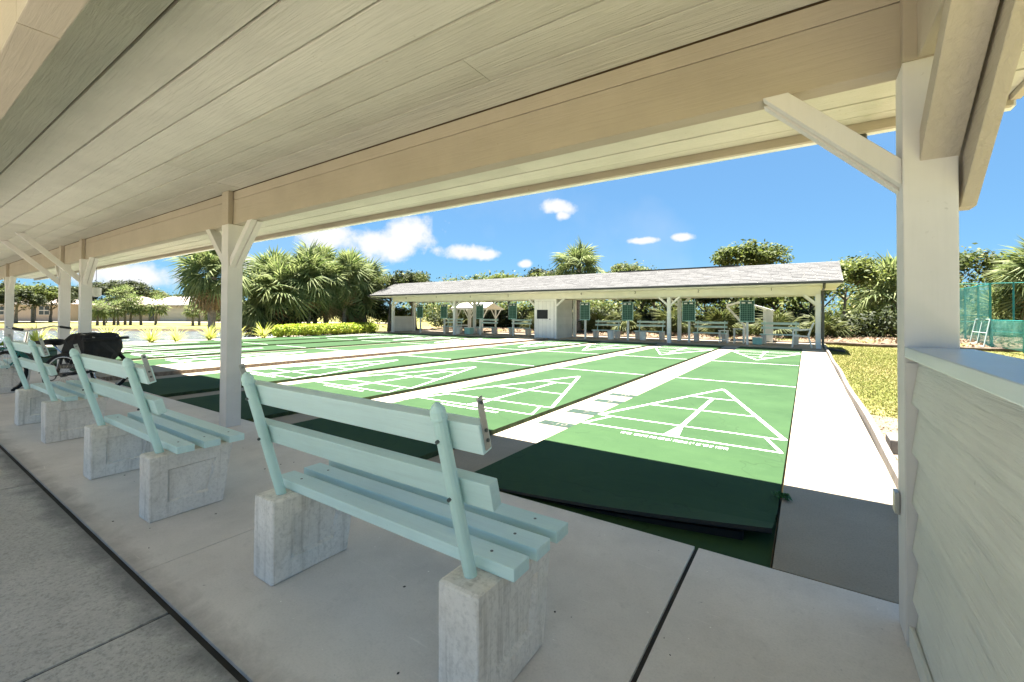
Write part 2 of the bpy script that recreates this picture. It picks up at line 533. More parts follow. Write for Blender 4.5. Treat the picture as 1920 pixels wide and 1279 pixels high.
# ------------------------------------------------------------------ mesh helpers
class MB:
    def __init__(s):
        s.v, s.f, s.mi = [], [], []

    def add(s, vs, fs, mi=0):
        o = len(s.v)
        s.v += [tuple(p) for p in vs]
        s.f += [tuple(i + o for i in f) for f in fs]
        s.mi += [mi] * len(fs)
        return s

    def box(s, x0, x1, y0, y1, z0, z1, mi=0):
        vs = [(x0, y0, z0), (x1, y0, z0), (x1, y1, z0), (x0, y1, z0), (x0, y0, z1), (x1, y0, z1), (x1, y1, z1), (x0, y1, z1)]
        return s.add(vs, [(0, 3, 2, 1), (4, 5, 6, 7), (0, 1, 5, 4), (1, 2, 6, 5), (2, 3, 7, 6), (3, 0, 4, 7)], mi)

    def hexa(s, vs, mi=0):
        return s.add(vs, [(0, 3, 2, 1), (4, 5, 6, 7), (0, 1, 5, 4), (1, 2, 6, 5), (2, 3, 7, 6), (3, 0, 4, 7)], mi)

    def bar(s, p0, p1, w, h, up=(0, 0, 1), mi=0):
        p0, p1 = Vector(p0), Vector(p1)
        d = (p1 - p0).normalized()
        u = Vector(up)
        if abs(d.dot(u)) > .98:
            u = Vector((0, 1, 0))
        a = d.cross(u).normalized() * (w / 2)
        b = a.cross(d).normalized() * (h / 2)
        vs = [p0 - a - b, p0 + a - b, p1 + a - b, p1 - a - b, p0 - a + b, p0 + a + b, p1 + a + b, p1 - a + b]
        return s.hexa(vs, mi)

    def prism(s, poly, ext, mi=0):
        n = len(poly)
        ext = Vector(ext)
        a = [Vector(p) for p in poly]
        vs = a + [p + ext for p in a]
        fs = [tuple(range(n))[::-1], tuple(range(n, 2 * n))] + [(i, (i + 1) % n, n + (i + 1) % n, n + i) for i in range(n)]
        return s.add(vs, fs, mi)

    def tube(s, pts, rads, n=8, caps=True, mi=0):
        pts = [Vector(p) for p in pts]
        if isinstance(rads, (int, float)):
            rads = [rads] * len(pts)
        vs, fs = [], []
        ref = None
        for i, p in enumerate(pts):
            d = (pts[min(i + 1, len(pts) - 1)] - pts[max(i - 1, 0)])
            d = d.normalized() if d.length > 1e-9 else Vector((0, 0, 1))
            if ref is None:
                ref = Vector((1, 0, 0)) if abs(d.x) < .8 else Vector((0, 1, 0))
            a = (ref - d * ref.dot(d)).normalized()
            ref = a
            b = d.cross(a)
            for k in range(n):
                t = 2 * math.pi * k / n
                vs.append(p + (a * math.cos(t) + b * math.sin(t)) * rads[i])
        for i in range(len(pts) - 1):
            for k in range(n):
                k2 = (k + 1) % n
                fs.append((i * n + k, i * n + k2, (i + 1) * n + k2, (i + 1) * n + k))
        if caps:
            fs.append(tuple(range(n))[::-1])
            fs.append(tuple((len(pts) - 1) * n + k for k in range(n)))
        return s.add(vs, fs, mi)

    def ring(s, c, r, rt, n=24, m=6, ax=(0, 1, 0), mi=0):
        c, ax = Vector(c), Vector(ax).normalized()
        a = ax.orthogonal().normalized()
        b = ax.cross(a)
        vs, fs = [], []
        for i in range(n):
            t = 2 * math.pi * i / n
            d = a * math.cos(t) + b * math.sin(t)
            for k in range(m):
                u = 2 * math.pi * k / m
                vs.append(c + d * (r + rt * math.cos(u)) + ax * rt * math.sin(u))
        for i in range(n):
            for k in range(m):
                fs.append((i * m + k, ((i + 1) % n) * m + k, ((i + 1) % n) * m + (k + 1) % m, i * m + (k + 1) % m))
        return s.add(vs, fs, mi)

    def mesh(s, name, mats, bevel=0.0, smooth=False):
        me = bpy.data.meshes.new(name)
        me.from_pydata(s.v, [], s.f)
        if not isinstance(mats, (list, tuple)):
            mats = [mats]
        for m in mats:
            me.materials.append(m)
        if len(mats) > 1:
            me.polygons.foreach_set('material_index', s.mi)
        if bevel > 0:
            bm = bmesh.new()
            bm.from_mesh(me)
            bmesh.ops.bevel(bm, geom=bm.edges[:], offset=bevel, segments=2, profile=.6, affect='EDGES', clamp_overlap=True)
            bm.to_mesh(me)
            bm.free()
        if smooth:
            me.polygons.foreach_set('use_smooth', [True] * len(me.polygons))
        me.update()
        return me

    def build(s, name, mats, parent=None, bevel=0.0, smooth=False, loc=None):
        return link(name, s.mesh(name, mats, bevel, smooth), parent, loc)


def link(name, me, parent=None, loc=None, rot=None, scale=None):
    o = bpy.data.objects.new(name, me)
    COL.objects.link(o)
    if parent is not None:
        o.parent = parent
    if loc is not None:
        o.location = loc
    if rot is not None:
        o.rotation_euler = rot
    if scale is not None:
        o.scale = scale if hasattr(scale, '__len__') else (scale,) * 3
    return o


def tag(o, label=None, cat=None, group=None, kind=None):
    if label:
        o['label'] = label
    if cat:
        o['category'] = cat
    if group:
        o['group'] = group
    if kind:
        o['kind'] = kind
    return o


def thing(name, label, cat, loc=(0, 0, 0), rz=0, group=None):
    o = bpy.data.objects.new(name, None)
    COL.objects.link(o)
    o.empty_display_size = .2
    o.location = loc
    o.rotation_euler = (0, 0, rz)
    return tag(o, label, cat, group)


def copy_tree(o, parent=None):
    c = o.copy()
    COL.objects.link(c)
    if parent is not None:
        c.parent = parent
    for ch in list(o.children):
        copy_tree(ch, c)
    return c


def text_mesh(body, size, extrude=.004):
    cu = bpy.data.curves.new('figure', 'FONT')
    cu.body = body
    cu.size = size
    cu.extrude = extrude
    cu.align_x = 'CENTER'
    cu.align_y = 'CENTER'
    cu.resolution_u = 3
    ob = bpy.data.objects.new('figure_tmp', cu)
    COL.objects.link(ob)
    dg = bpy.context.evaluated_depsgraph_get()
    me = bpy.data.meshes.new_from_object(ob.evaluated_get(dg))
    bpy.data.objects.remove(ob)
    return me


def text(name, body, size, mat, parent, loc, rot=(0, 0, 0), extrude=.004, scale=None):
    me = text_mesh(body, size, extrude)
    me.materials.clear()
    me.materials.append(mat)
    return link(name, me, parent, loc, rot, scale)


# ------------------------------------------------------------------ terrain, pond, far bank
def sstep(a, b, x):
    t = np.clip((x - a) / (b - a), 0, 1)
    return t * t * (3 - 2 * t)


def terrain_h(x, y):
    d = -.5581 * x + .8297 * y
    pond = sstep(-22.9, -24.2, x) * (1 - sstep(37.0, 38.2, d)) * (1 - sstep(18.6, 20.5, y)) * sstep(-60, -55, y)
    h = -.07 - .95 * pond
    h += (.05 * np.sin(x * .31 + 1.3) * np.cos(y * .27)) * sstep(26, 34, d)
    # slight rise of the litter bed behind the far shelter
    h += .20 * sstep(22.6, 24.5, y) * sstep(-30, -24, x) * (1 - sstep(30, 36, x))
    return h


def grid_mesh(name, xs, ys, fn, mat):
    X_, Y_ = np.meshgrid(xs, ys)
    Z_ = fn(X_, Y_)
    n, m = len(ys), len(xs)
    vs = np.stack([X_.ravel(), Y_.ravel(), Z_.ravel()], 1)
    idx = np.arange(n * m).reshape(n, m)
    fs = np.stack([idx[:-1, :-1].ravel(), idx[:-1, 1:].ravel(), idx[1:, 1:].ravel(), idx[1:, :-1].ravel()], 1)
    me = bpy.data.meshes.new(name)
    me.from_pydata(vs.tolist(), [], fs.tolist())
    me.materials.append(mat)
    me.polygons.foreach_set('use_smooth', [True] * len(me.polygons))
    return me


xs = np.concatenate([np.linspace(-700, -100, 30), np.arange(-98, 40, .8), np.linspace(42, 500, 24)])
ys = np.concatenate([np.linspace(-400, -62, 20), np.arange(-60, 60, .8), np.linspace(62, 700, 26)])
tag(link('ground', grid_mesh('ground', xs, ys, terrain_h, M['ground'])), kind='structure')
b = MB()
b.add([(-110, -62, -.42), (-22.6, -62, -.42), (-22.6, 21, -.42), (-110, 21, -.42)], [(0, 1, 2, 3)])
tag(b.build('pond_water', M['water']), kind='structure')
# litter-covered soil under the trees behind the far shelter
xs2 = np.arange(-24, 30.1, .5)
ys2 = np.arange(22.3, 44, .5)
tag(link('leaf_litter_bed', grid_mesh('leaf_litter_bed', xs2, ys2, lambda x, y: terrain_h(x, y) + .012 + .03 * np.sin(x * 2.3) * np.sin(y * 1.9), M['mulch'])), kind='structure')
# pebbly soil beside the walkway
b = MB()
b.add([(.57, 2.4, -.045), (2.6, 2.4, -.045), (2.6, 6.3, -.045), (.57, 6.9, -.045)], [(0, 1, 2, 3)])
tag(b.build('gravel_patch', M['pebble']), kind='structure')

# ------------------------------------------------------------------ floors and courts
ALLEY_Z = -.045
fl = bpy.data.objects.new('shelter_floor', None)
COL.objects.link(fl)
tag(fl, kind='structure')
MB().box(-24, 1.4, -4.0, 2.335, -.14, -.012).build('joint_filler', M['joint'], fl)
# smooth slab in bays, fine tooled joints between them
xe = [-.462, -2.46, -4.6, -6.75, -8.9, -11.05, -13.2, -15.4, -17.6, -19.8, -22.0, -24.0]
for i in range(len(xe) - 1):
    g = .0022 if i else .006
    MB().box(xe[i + 1] + .0022, xe[i] - g, .702, 2.34, -.02, 0).build('floor_slab', M['floor'], fl, bevel=.0022)
MB().box(-.450, 1.35, .702, 2.34, -.02, -.001).build('floor_slab', M['floor'], fl, bevel=.004)
# coarse sidewalk slabs
xs_ = [1.4, .25, -2.05, -4.36, -6.67, -8.98, -11.3, -13.6, -15.9, -18.2, -20.5, -24]
for i in range(len(xs_) - 1):
    MB().box(xs_[i + 1] + .006, xs_[i] - .006, -4.0, .682, -.02, -.006).build('sidewalk_slab', M['rough'], fl, bevel=.006)

b = MB().box(-23.0, -.145, 2.345, 18.2, -.12, ALLEY_Z)
tag(b.build('concrete_apron', M['alley']), kind='structure')
b = MB().box(-.135, .50, 2.345, 18.75, -.12, 0.0)
tag(b.build('walkway', M['walk'], bevel=.003), kind='structure')
# far slab
b = MB().box(-23.2, .62, 18.22, 21.9, -.12, .02)
tag(b.build('far_shelter_floor', M['walk'], bevel=.006), kind='structure')

LANES = [(-2.02, -.148), (-4.47, -2.60), (-6.95, -5.07), (-9.42, -7.55), (-13.50, -11.62), (-15.97, -14.10), (-18.45, -16.57), (-20.95, -19.05)]
Y0 = 2.345          # near end of the courts
BASE = 4.325        # near base line
FT = .3048


def line_seg(mb, p, q, w=.027, z0=.0, z1=.0035):
    p, q = Vector((*p, 0)), Vector((*q, 0))
    d = (q - p).normalized()
    n = Vector((-d.y, d.x, 0)) * (w / 2)
    mb.prism([(p + n).to_3d() + Vector((0, 0, z0)), (p - n) + Vector((0, 0, z0)), (q - n) + Vector((0, 0, z0)), (q + n) + Vector((0, 0, z0))], (0, 0, z1 - z0))


def triangle_marks(xc, yb, s):
    """scoring triangle: s=+1 points to +Y"""
    mb = MB()
    h = 3 * FT
    P = lambda x, y: (xc + x, yb + s * y * FT)
    line_seg(mb, P(-h, 0), P(h, 0))
    line_seg(mb, P(-h, 1.5), P(h, 1.5))
    line_seg(mb, P(-h, 1.5), P(0, 10.5), .042)
    line_seg(mb, P(h, 1.5), P(0, 10.5), .042)
    line_seg(mb, P(-h * 2 / 3, 4.5), P(h * 2 / 3, 4.5))
    line_seg(mb, P(-h / 3, 7.5), P(h / 3, 7.5))
    line_seg(mb, P(0, 1.5), P(0, 7.5), .045)
    line_seg(mb, P(-h + .01, 0), P(-h + .16, 1.5))
    line_seg(mb, P(h - .01, 0), P(h - .16, 1.5))
    a, c, e, g = P(-.075, 0), P(.075, 0), P(.018, 1.5), P(-.018, 1.5)
    mb.prism([(a[0], a[1], .0), (c[0], c[1], .0), (e[0], e[1], .0), (g[0], g[1], .0)][::s], (0, 0, .0035))
    return mb


for i, (xl, xr) in enumerate(LANES):
    xc = (xl + xr) / 2
    b = MB()
    yn = 2.98 if i == 0 else Y0
    # lane slab: painted top, mossy sides
    b.add([(xl, yn, 0), (xr, yn, 0), (xr, 18.18, 0), (xl, 18.18, 0)], [(0, 1, 2, 3)], 0)
    b.add([(xl, yn, -.1), (xr, yn, -.1), (xr, 18.18, -.1), (xl, 18.18, -.1), (xl, yn, 0), (xr, yn, 0), (xr, 18.18, 0), (xl, 18.18, 0)],
          [(0, 1, 5, 4), (1, 2, 6, 5), (2, 3, 7, 6), (3, 0, 4, 7)], 1)
    lane = b.build('court_lane', [M['court'], M['court_side']])
    tag(lane, kind='structure', group='green shuffleboard lanes side by side')
    triangle_marks(xc, BASE, 1).build('scoring_triangle', M['line'], lane)
    triangle_marks(xc, BASE + 39 * FT, -1).build('scoring_triangle', M['line'], lane)
    for yy in (13.5, 25.5):
        mb = MB()
        line_seg(mb, (xl + .005, BASE + yy * FT), (xr - .005, BASE + yy * FT), .03)
        mb.build('dead_line', M['line'], lane)
    # row of small worn white lettering behind each near base line: strokes only, too worn to read
    rr = random.Random(5)
    mb = MB()
    x = xc - .43
    for nl in (5, 7, 3, 6, 6, 2, 7, 5):
        for k in range(nl):
            w = .0175
            if rr.random() < .75:
                mb.box(x, x + .006, BASE - .168, BASE - .108, 0, .003)
            mb.box(x + .006, x + w - .002, BASE - .168 + .052, BASE - .108, 0, .003)
            if rr.random() < .6:
                mb.box(x + .006, x + w - .002, BASE - .143, BASE - .135, 0, .003)
            if rr.random() < .6:
                mb.box(x + .006, x + w - .002, BASE - .168, BASE - .160, 0, .003)
            if rr.random() < .45:
                mb.box(x + w - .006, x + w, BASE - .16, BASE - .116, 0, .003)
            x += w + .003
        x += .016
    mb.build('worn_lettering', M['line'], lane)

# lane one: the end of the court is a lifted rubber backed mat over a green recess
b = MB()
b.add([(-2.02, Y0, -.004), (-.148, Y0, -.03), (-.148, 2.985, -.03), (-2.02, 2.985, -.004)], [(0, 1, 2, 3)])
tag(b.build('court_end_floor', M['court']), kind='structure')
N = 16
top, lip, low = [], [], []
mat_root = thing('end_mat', 'green painted rubber mat curling up at the near end of the nearest lane', 'mat', (0, 0, 0))
vs, fs, mi = [], [], []
for k in range(N + 1):
    t = k / N
    x = -2.02 + t * 1.868
    ye = 2.345 + .27 * t ** 1.1 - .05 * math.sin(math.pi * t)
    ze = .004 + .062 * t ** 1.15
    row = [(x, 2.985, .0), (x, 2.985 * .55 + ye * .45, ze * .18), (x, 2.985 * .2 + ye * .8, ze * .66), (x, ye, ze), (x, ye - .006, ze - .010 - .012 * t), (x, ye + .01, ze - .012 - .022 * t)]
    vs += row
for k in range(N):
    for j in range(5):
        fs.append((k * 6 + j, k * 6 + j + 1, (k + 1) * 6 + j + 1, (k + 1) * 6 + j))
        mi.append(0 if j < 3 else 1)
b = MB()
b.v, b.f, b.mi = vs, fs, mi
# face winding so normals point up
b.f = [f[::-1] for f in b.f]
b.build('mat_surface', [M['court'], M['rubber']], mat_root, smooth=False)
b = MB()
pts0, pts1 = [], []
for k in range(13):
    t = k / 12 * .93
    x = -2.02 + t * 1.868
    ye = 2.345 + .27 * t ** 1.1 - .05 * math.sin(math.pi * t)
    ze = .004 + .062 * t ** 1.15
    pts0.append((x, ye + .02, max(-.02, ze - .028 - .02 * t)))
    pts1.append((x, ye + .02, -.034))
for k in range(12):
    a, c, d, e = pts0[k], pts0[k + 1], pts1[k + 1], pts1[k]
    s_ = Vector((0, .05, 0))
    b.hexa([Vector(e), Vector(d), Vector(d) + s_, Vector(e) + s_, Vector(a), Vector(c), Vector(c) + s_, Vector(a) + s_])
b.build('bumper_block', M['rubber'], mat_root)

# wide raised strip between lanes four and five
b = MB()
b.add([(-11.60, 2.345, .03), (-10.20, 2.345, .03), (-10.20, 18.2, .03), (-11.60, 18.2, .03)], [(0, 1, 2, 3)], 0)
b.add([(-11.60, 2.345, -.1), (-10.20, 2.345, -.1), (-10.20, 18.2, -.1), (-11.60, 18.2, -.1), (-11.60, 2.345, .03), (-10.20, 2.345, .03), (-10.20, 18.2, .03), (-11.60, 18.2, .03)],
      [(0, 1, 5, 4), (1, 2, 6, 5), (2, 3, 7, 6), (3, 0, 4, 7)], 1)
tag(b.build('centre_strip', [M['alley'], M['strip_side']]), kind='structure')

# stencilled score figures in the alley beside lane one
apron = bpy.data.objects['concrete_apron']
for (y0, y1, body) in ((4.19, 4.365, '-10'), (4.88, 5.09, '7'), (5.70, 5.885, '8'), (6.265, 6.455, '10')):
    MB().box(-2.475, -2.035, y0, y1, ALLEY_Z, ALLEY_Z + .003).build('stencil_patch', M['stencil'], apron)
    text('stencil_figure', body, .125, M['stencil_num'], apron, (-2.255, (y0 + y1) / 2, ALLEY_Z + .0035), (0, 0, 0), .001, (1.25, .95, 1))
for (yy, body) in ((16.6, '-10'), (15.85, '7'), (15.1, '8'), (14.5, '10')):
    text('stencil_figure', body, .25, M['stencil'], apron, (-2.30, yy, ALLEY_Z + .002), (0, 0, math.pi), .001, (1.2, 1.0, 1))
for xl_, xr_ in ((-5.02, -4.52), (-7.5, -7.0)):
    for (y0, y1, body) in ((4.19, 4.365, '-10'), (4.88, 5.09, '7'), (5.70, 5.885, '8'), (6.265, 6.455, '10')):
        text('stencil_figure', body, .2, M['stencil'], apron, ((xl_ + xr_) / 2, (y0 + y1) / 2, ALLEY_Z + .002), (0, 0, 0), .001, (1.25, .95, 1))
# pale step at the far end of that alley
tag(MB().box(-2.55, -2.06, 17.25, 18.2, ALLEY_Z, .012).build('end_step', M['kerb'], bevel=.01), kind='structure')

wk = bpy.data.objects['walkway']
for (x, y, z, par) in ((.17, 9.55, .001, wk), (-2.3, 9.3, ALLEY_Z + .001, apron)):
    MB().tube([(x, y, z), (x, y, z + .004)], [.055, .05], 12).build('drain_cover', M['grey_plastic'], par)
# timber edging and drain pipe along the walkway
b = MB()
pts = [(.525 + .012 * math.sin(y * 1.3), y) for y in np.arange(2.4, 18.6, .45)]
for (x0, y0), (x1, y1) in zip(pts[:-1], pts[1:]):
    b.hexa([(x0 - .022, y0, -.09), (x0 + .03, y0, -.09), (x1 + .03, y1, -.09), (x1 - .022, y1, -.09),
            (x0 - .018, y0, .082), (x0 + .03, y0, .086), (x1 + .03, y1, .086), (x1 - .018, y1, .082)])
tag(b.build('edging_board', M['timber']), 'weathered grey timber edging along the right side of the walkway', 'edging')
tag(MB().prism([(.60, 5.02, -.05), (1.7, 5.22, -.05), (1.7, 5.50, -.05), (.60, 5.32, -.05)], (0, 0, .13)).build('concrete_kerb', M['kerb'], bevel=.012),
    'stained concrete kerb block lying in gravel beside the walkway edging', 'kerb block')

# ------------------------------------------------------------------ near shelter
sh = thing('open_shelter', 'open timber shelter with boarded cream ceiling over the aqua benches', 'shelter', (0, 0, 0))
XL, XR = -24.0, .95
CZ = 2.40
# ceiling boards, one row every 0.235 m, butt jointed along their length
rows = []
y = .37
while y < 2.0:
    rows.append((y, y + .235, 0))
    y += .235
rows = [(y0, min(y1, 2.105), 0) for (y0, y1, _) in rows]
yo = [(2.215, 2.79), (2.79, 3.025), (3.025, 3.26), (3.26, 3.48), (3.48, 3.60)]
rows = [(.45, .69, 0), (.69, .92, 0), (.92, 1.14, 0), (1.14, 1.40, 0), (1.40, 1.63, 0), (1.63, 1.87, 0), (1.87, 2.1165, 0)]
rows += [(.365, .45, 0)]
rows += [(2.215, 2.555, 1), (2.555, 2.79, 1), (2.79, 3.03, 1), (3.03, 3.25, 1), (3.25, 3.47, 1), (3.47, 3.60, 1)]
rows += [(-.0 - .24 * k, .24 - .24 * k, 2) for k in range(1, 6)] + [(.0, .255, 2)]
rj = random.Random(3)
cb_count = 0
for j, (y0, y1, zone) in enumerate(rows):
    cuts = [XR]
    x = XR - rj.uniform(2.2, 7.0)
    while x > XL + 1.5:
        cuts.append(x)
        x -= 7.3
    cuts.append(XL)
    for a, c in zip(cuts[:-1], cuts[1:]):
        dz = rj.uniform(-.002, .002)
        MB().box(c + .0003, a - .0003, y0 + .0065, y1 - .0065, CZ + dz, CZ + .022).build('ceiling_board', M['ceiling'], sh, bevel=.0025)
MB().box(XL, XR, -1.2, 3.60, CZ + .024, CZ + .05).build('roof_deck', M['groove'], sh)
# roof above: two shingled slopes with gable
b = MB()
b.prism([(XL - .05, 3.70, CZ + .10), (XL - .05, 1.2, CZ + .98), (XL - .05, -1.3, CZ + .10), (XL - .05, -1.3, CZ + .055), (XL - .05, 3.70, CZ + .055)], (XR - XL + .1, 0, 0))
b.build('roof', M['shingle'], sh)
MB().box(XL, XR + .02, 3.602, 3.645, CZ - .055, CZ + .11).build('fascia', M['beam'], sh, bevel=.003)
b = MB()
b.prism([(XL, 3.646, CZ - .045), (XL, 3.73, CZ - .045), (XL, 3.75, CZ + .10), (XL, 3.646, CZ + .10)], (XR - XL + .04, 0, 0))
b.build('gutter', M['trim_white'], sh)
MB().box(XR + .003, XR + .045, -1.2, 3.60, CZ - .03, CZ + .12).build('rake_board', M['beam_y'], sh, bevel=.003)
b = MB().tube([(.30, 3.70, CZ - .04), (.30, 3.69, CZ - .13), (.31, 3.60, CZ - .20), (.32, 3.35, CZ - .26)], .035, 8)
b.build('downspout', M['gutter'], sh)
# front beams between posts, posts with notched tongues
POSTX = [.285, -4.995, -10.27, -11.64, -17.08, -22.3]
PW = .143
BB, BT = 2.06, 2.395
for i, px in enumerate(POSTX):
    MB().box(px, px + PW, 2.065, 2.065 + PW, 0, BB - .002).build('post', M['post'], sh, bevel=.005)
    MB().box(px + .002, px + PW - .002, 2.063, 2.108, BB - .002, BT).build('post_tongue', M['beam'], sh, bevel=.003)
for a, c in zip([XR] + [p + PW / 2 for p in POSTX], [p + PW / 2 for p in POSTX] + [XL]):
    if a - c < .05:
        continue
    if a == XR:
        continue
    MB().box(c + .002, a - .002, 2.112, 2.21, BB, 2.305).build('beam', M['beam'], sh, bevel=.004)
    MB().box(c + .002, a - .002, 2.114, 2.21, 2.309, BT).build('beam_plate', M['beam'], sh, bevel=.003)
# knee braces of two plies along the row
def brace(px, sgn):
    x0 = px + (PW if sgn > 0 else 0)
    a = Vector((x0 - sgn * .02, 0, 1.66))
    c = Vector((x0 + sgn * .42, 0, 2.07))
    d = (c - a).normalized()
    n = Vector((-d.z, 0, d.x)) * .045
    lo0, lo1 = Vector((x0, 0, 1.625)), Vector((x0, 0, 1.72))
    hi0, hi1 = Vector((x0 + sgn * .435, 0, BB - .002)), Vector((x0 + sgn * .345, 0, BB - .002))
    for (ya, yb_) in ((2.085, 2.135), (2.138, 2.19)):
        k = .012 if ya > 2.1 else 0
        b = MB()
        b.prism([(p.x, ya, p.z - k) for p in (lo0, hi0, hi1, lo1)], (0, yb_ - ya, 0))
        b.build('knee_brace', M['post'], sh, bevel=.003)


brace(POSTX[0], -1)
for i, px in enumerate(POSTX[1:]):
    if i != 1:
        brace(px, -1)
    if i != 2:
        brace(px, 1)
# braces towards the back row and ties overhead
px = POSTX[0]
x0 = px + .045
b = MB()
b.prism([(x0, 2.075, 1.69), (x0, 2.075, 1.80), (x0, 1.72, BB), (x0, 1.60, BB)], (.10, 0, 0))
b.build('knee_brace', M['beam_y'], sh, bevel=.003)
b = MB()
x1 = px + PW + .012
b.prism([(x1, 2.19, 1.53), (x1, 2.11, 1.53), (x1, 1.50, BB), (x1, 1.64, BB + .06), (x1, 2.19, 1.66)][::-1], (.04, 0, 0))
b.build('brace_ply', M['beam_y'], sh, bevel=.003)
MB().box(x0 - .005, x0 + .105, .365, 2.06, BB, 2.30).build('tie_beam', M['beam_y'], sh, bevel=.004)
for px in (POSTX[2], POSTX[3]):
    b = MB()
    b.prism([(px + .045, 2.06, 1.66), (px + .045, 2.06, 1.77), (px + .045, 1.43, 2.397), (px + .045, 1.32, 2.397)], (.05, 0, 0))
    b.build('knee_brace', M['post'], sh, bevel=.003)
# rear row
for (xa, xb) in ((XR, -2.05), (-2.054, -9.0), (-9.004, -16.0), (-16.004, XL)):
    MB().box(xb, xa, .26, .36, BB, BT).build('beam', M['beam'], sh, bevel=.004)
for px in POSTX:
    MB().box(px, px + PW, .235, .235 + PW, 0, BB - .002).build('post', M['post'], sh, bevel=.005)
MB().box(.268, .283, 2.15, 2.20, .42, .50).build('metal_plate', M['zinc'], sh, bevel=.002)
# half wall with lapped siding between the right-hand posts
hw = MB().box(.335, .42, .38, 2.063, .02, 1.0).build('half_wall', M['siding'], sh)
zs = [.0 + .0, .165, .335, .50, .675, .845, .992]
for a, c in zip(zs[:-1], zs[1:]):
    b = MB()
    b.hexa([(.300, .38, a + .004), (.333, .38, a + .004), (.333, 2.048, a + .004), (.300, 2.048, a + .004),
            (.322, .38, c + .010), (.333, .38, c + .010), (.333, 2.048, c + .010), (.322, 2.048, c + .010)])
    b.build('siding_board', M['siding'], hw, bevel=.0015)
    MB().box(.422, .436, .38, 2.06, a + .004, c).build('siding_board', M['siding'], hw, bevel=.0015)
MB().box(.287, .333, 2.052, 2.063, .0, .99).build('corner_strip', M['post'], hw)
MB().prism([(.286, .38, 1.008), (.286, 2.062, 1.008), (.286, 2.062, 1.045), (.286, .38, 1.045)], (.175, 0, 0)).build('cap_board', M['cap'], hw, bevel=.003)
MB().box(.292, .306, .38, 2.06, .002, .075).build('base_board', M['siding'], hw, bevel=.003)

tag(MB().tube([(-10.78, 2.4, 1.62), (-10.78, 2.4, 1.60), (-10.78, 2.4, 1.46), (-10.78, 2.4, 1.44)], [.02, .075, .075, .03], 10).build('hanging_lantern', M['lamp'], smooth=False),
    'small white lantern hanging between the paired shelter posts', 'lantern')
MB().tube([(-10.78, 2.4, 1.62), (-10.78, 2.4, CZ)], .004, 5).build('lantern_chain', M['black_metal'], bpy.data.objects['hanging_lantern'])

# ------------------------------------------------------------------ benches
def concrete_block_mesh(mirror):
    """tapered cast block with a sunk square panel on both broad faces"""
    w, h = .158, .355
    y0b, y1b, y0t, y1t = -.075, .295, -.075, .345
    bm = bmesh.new()
    vs = [bm.verts.new(p) for p in ((-w / 2, y0b, 0), (w / 2, y0b, 0), (w / 2, y1b, 0), (-w / 2, y1b, 0),
                                    (-w / 2, y0t, h), (w / 2, y0t, h), (w / 2, y1t, h), (-w / 2, y1t, h))]
    F = [(0, 3, 2, 1), (4, 5, 6, 7), (0, 1, 5, 4), (1, 2, 6, 5), (2, 3, 7, 6), (3, 0, 4, 7)]
    fs = [bm.faces.new([vs[i] for i in f]) for f in F]
    sides = [fs[3], fs[5]]
    bmesh.ops.bevel(bm, geom=bm.edges[:], offset=.010, segments=2, profile=.5, affect='EDGES')
    bm.faces.ensure_lookup_table()
    big = sorted([f for f in bm.faces if abs(f.normal.x) > .98], key=lambda f: -f.calc_area())[:2]
    r = bmesh.ops.inset_individual(bm, faces=big, thickness=.105, depth=0)
    big2 = sorted([f for f in bm.faces if abs(f.normal.x) > .98 and f.calc_area() > .008], key=lambda f: abs(f.calc_area() - .03))
    inner = [f for f in big]
    r = bmesh.ops.inset_individual(bm, faces=inner, thickness=.012, depth=-.016)
    # small irregularity of a worn casting
    rr = random.Random(9 + mirror)
    for v in bm.verts:
        v.co += Vector((rr.uniform(-1, 1), rr.uniform(-1, 1), rr.uniform(-1, 1) if v.co.z > .02 else 0)) * .0018
    me = bpy.data.meshes.new('concrete_block')
    bm.to_mesh(me)
    bm.free()
    me.materials.append(M['block'])
    return me


BLK = [concrete_block_mesh(0), concrete_block_mesh(1)]
HALF = .54      # half distance between back posts


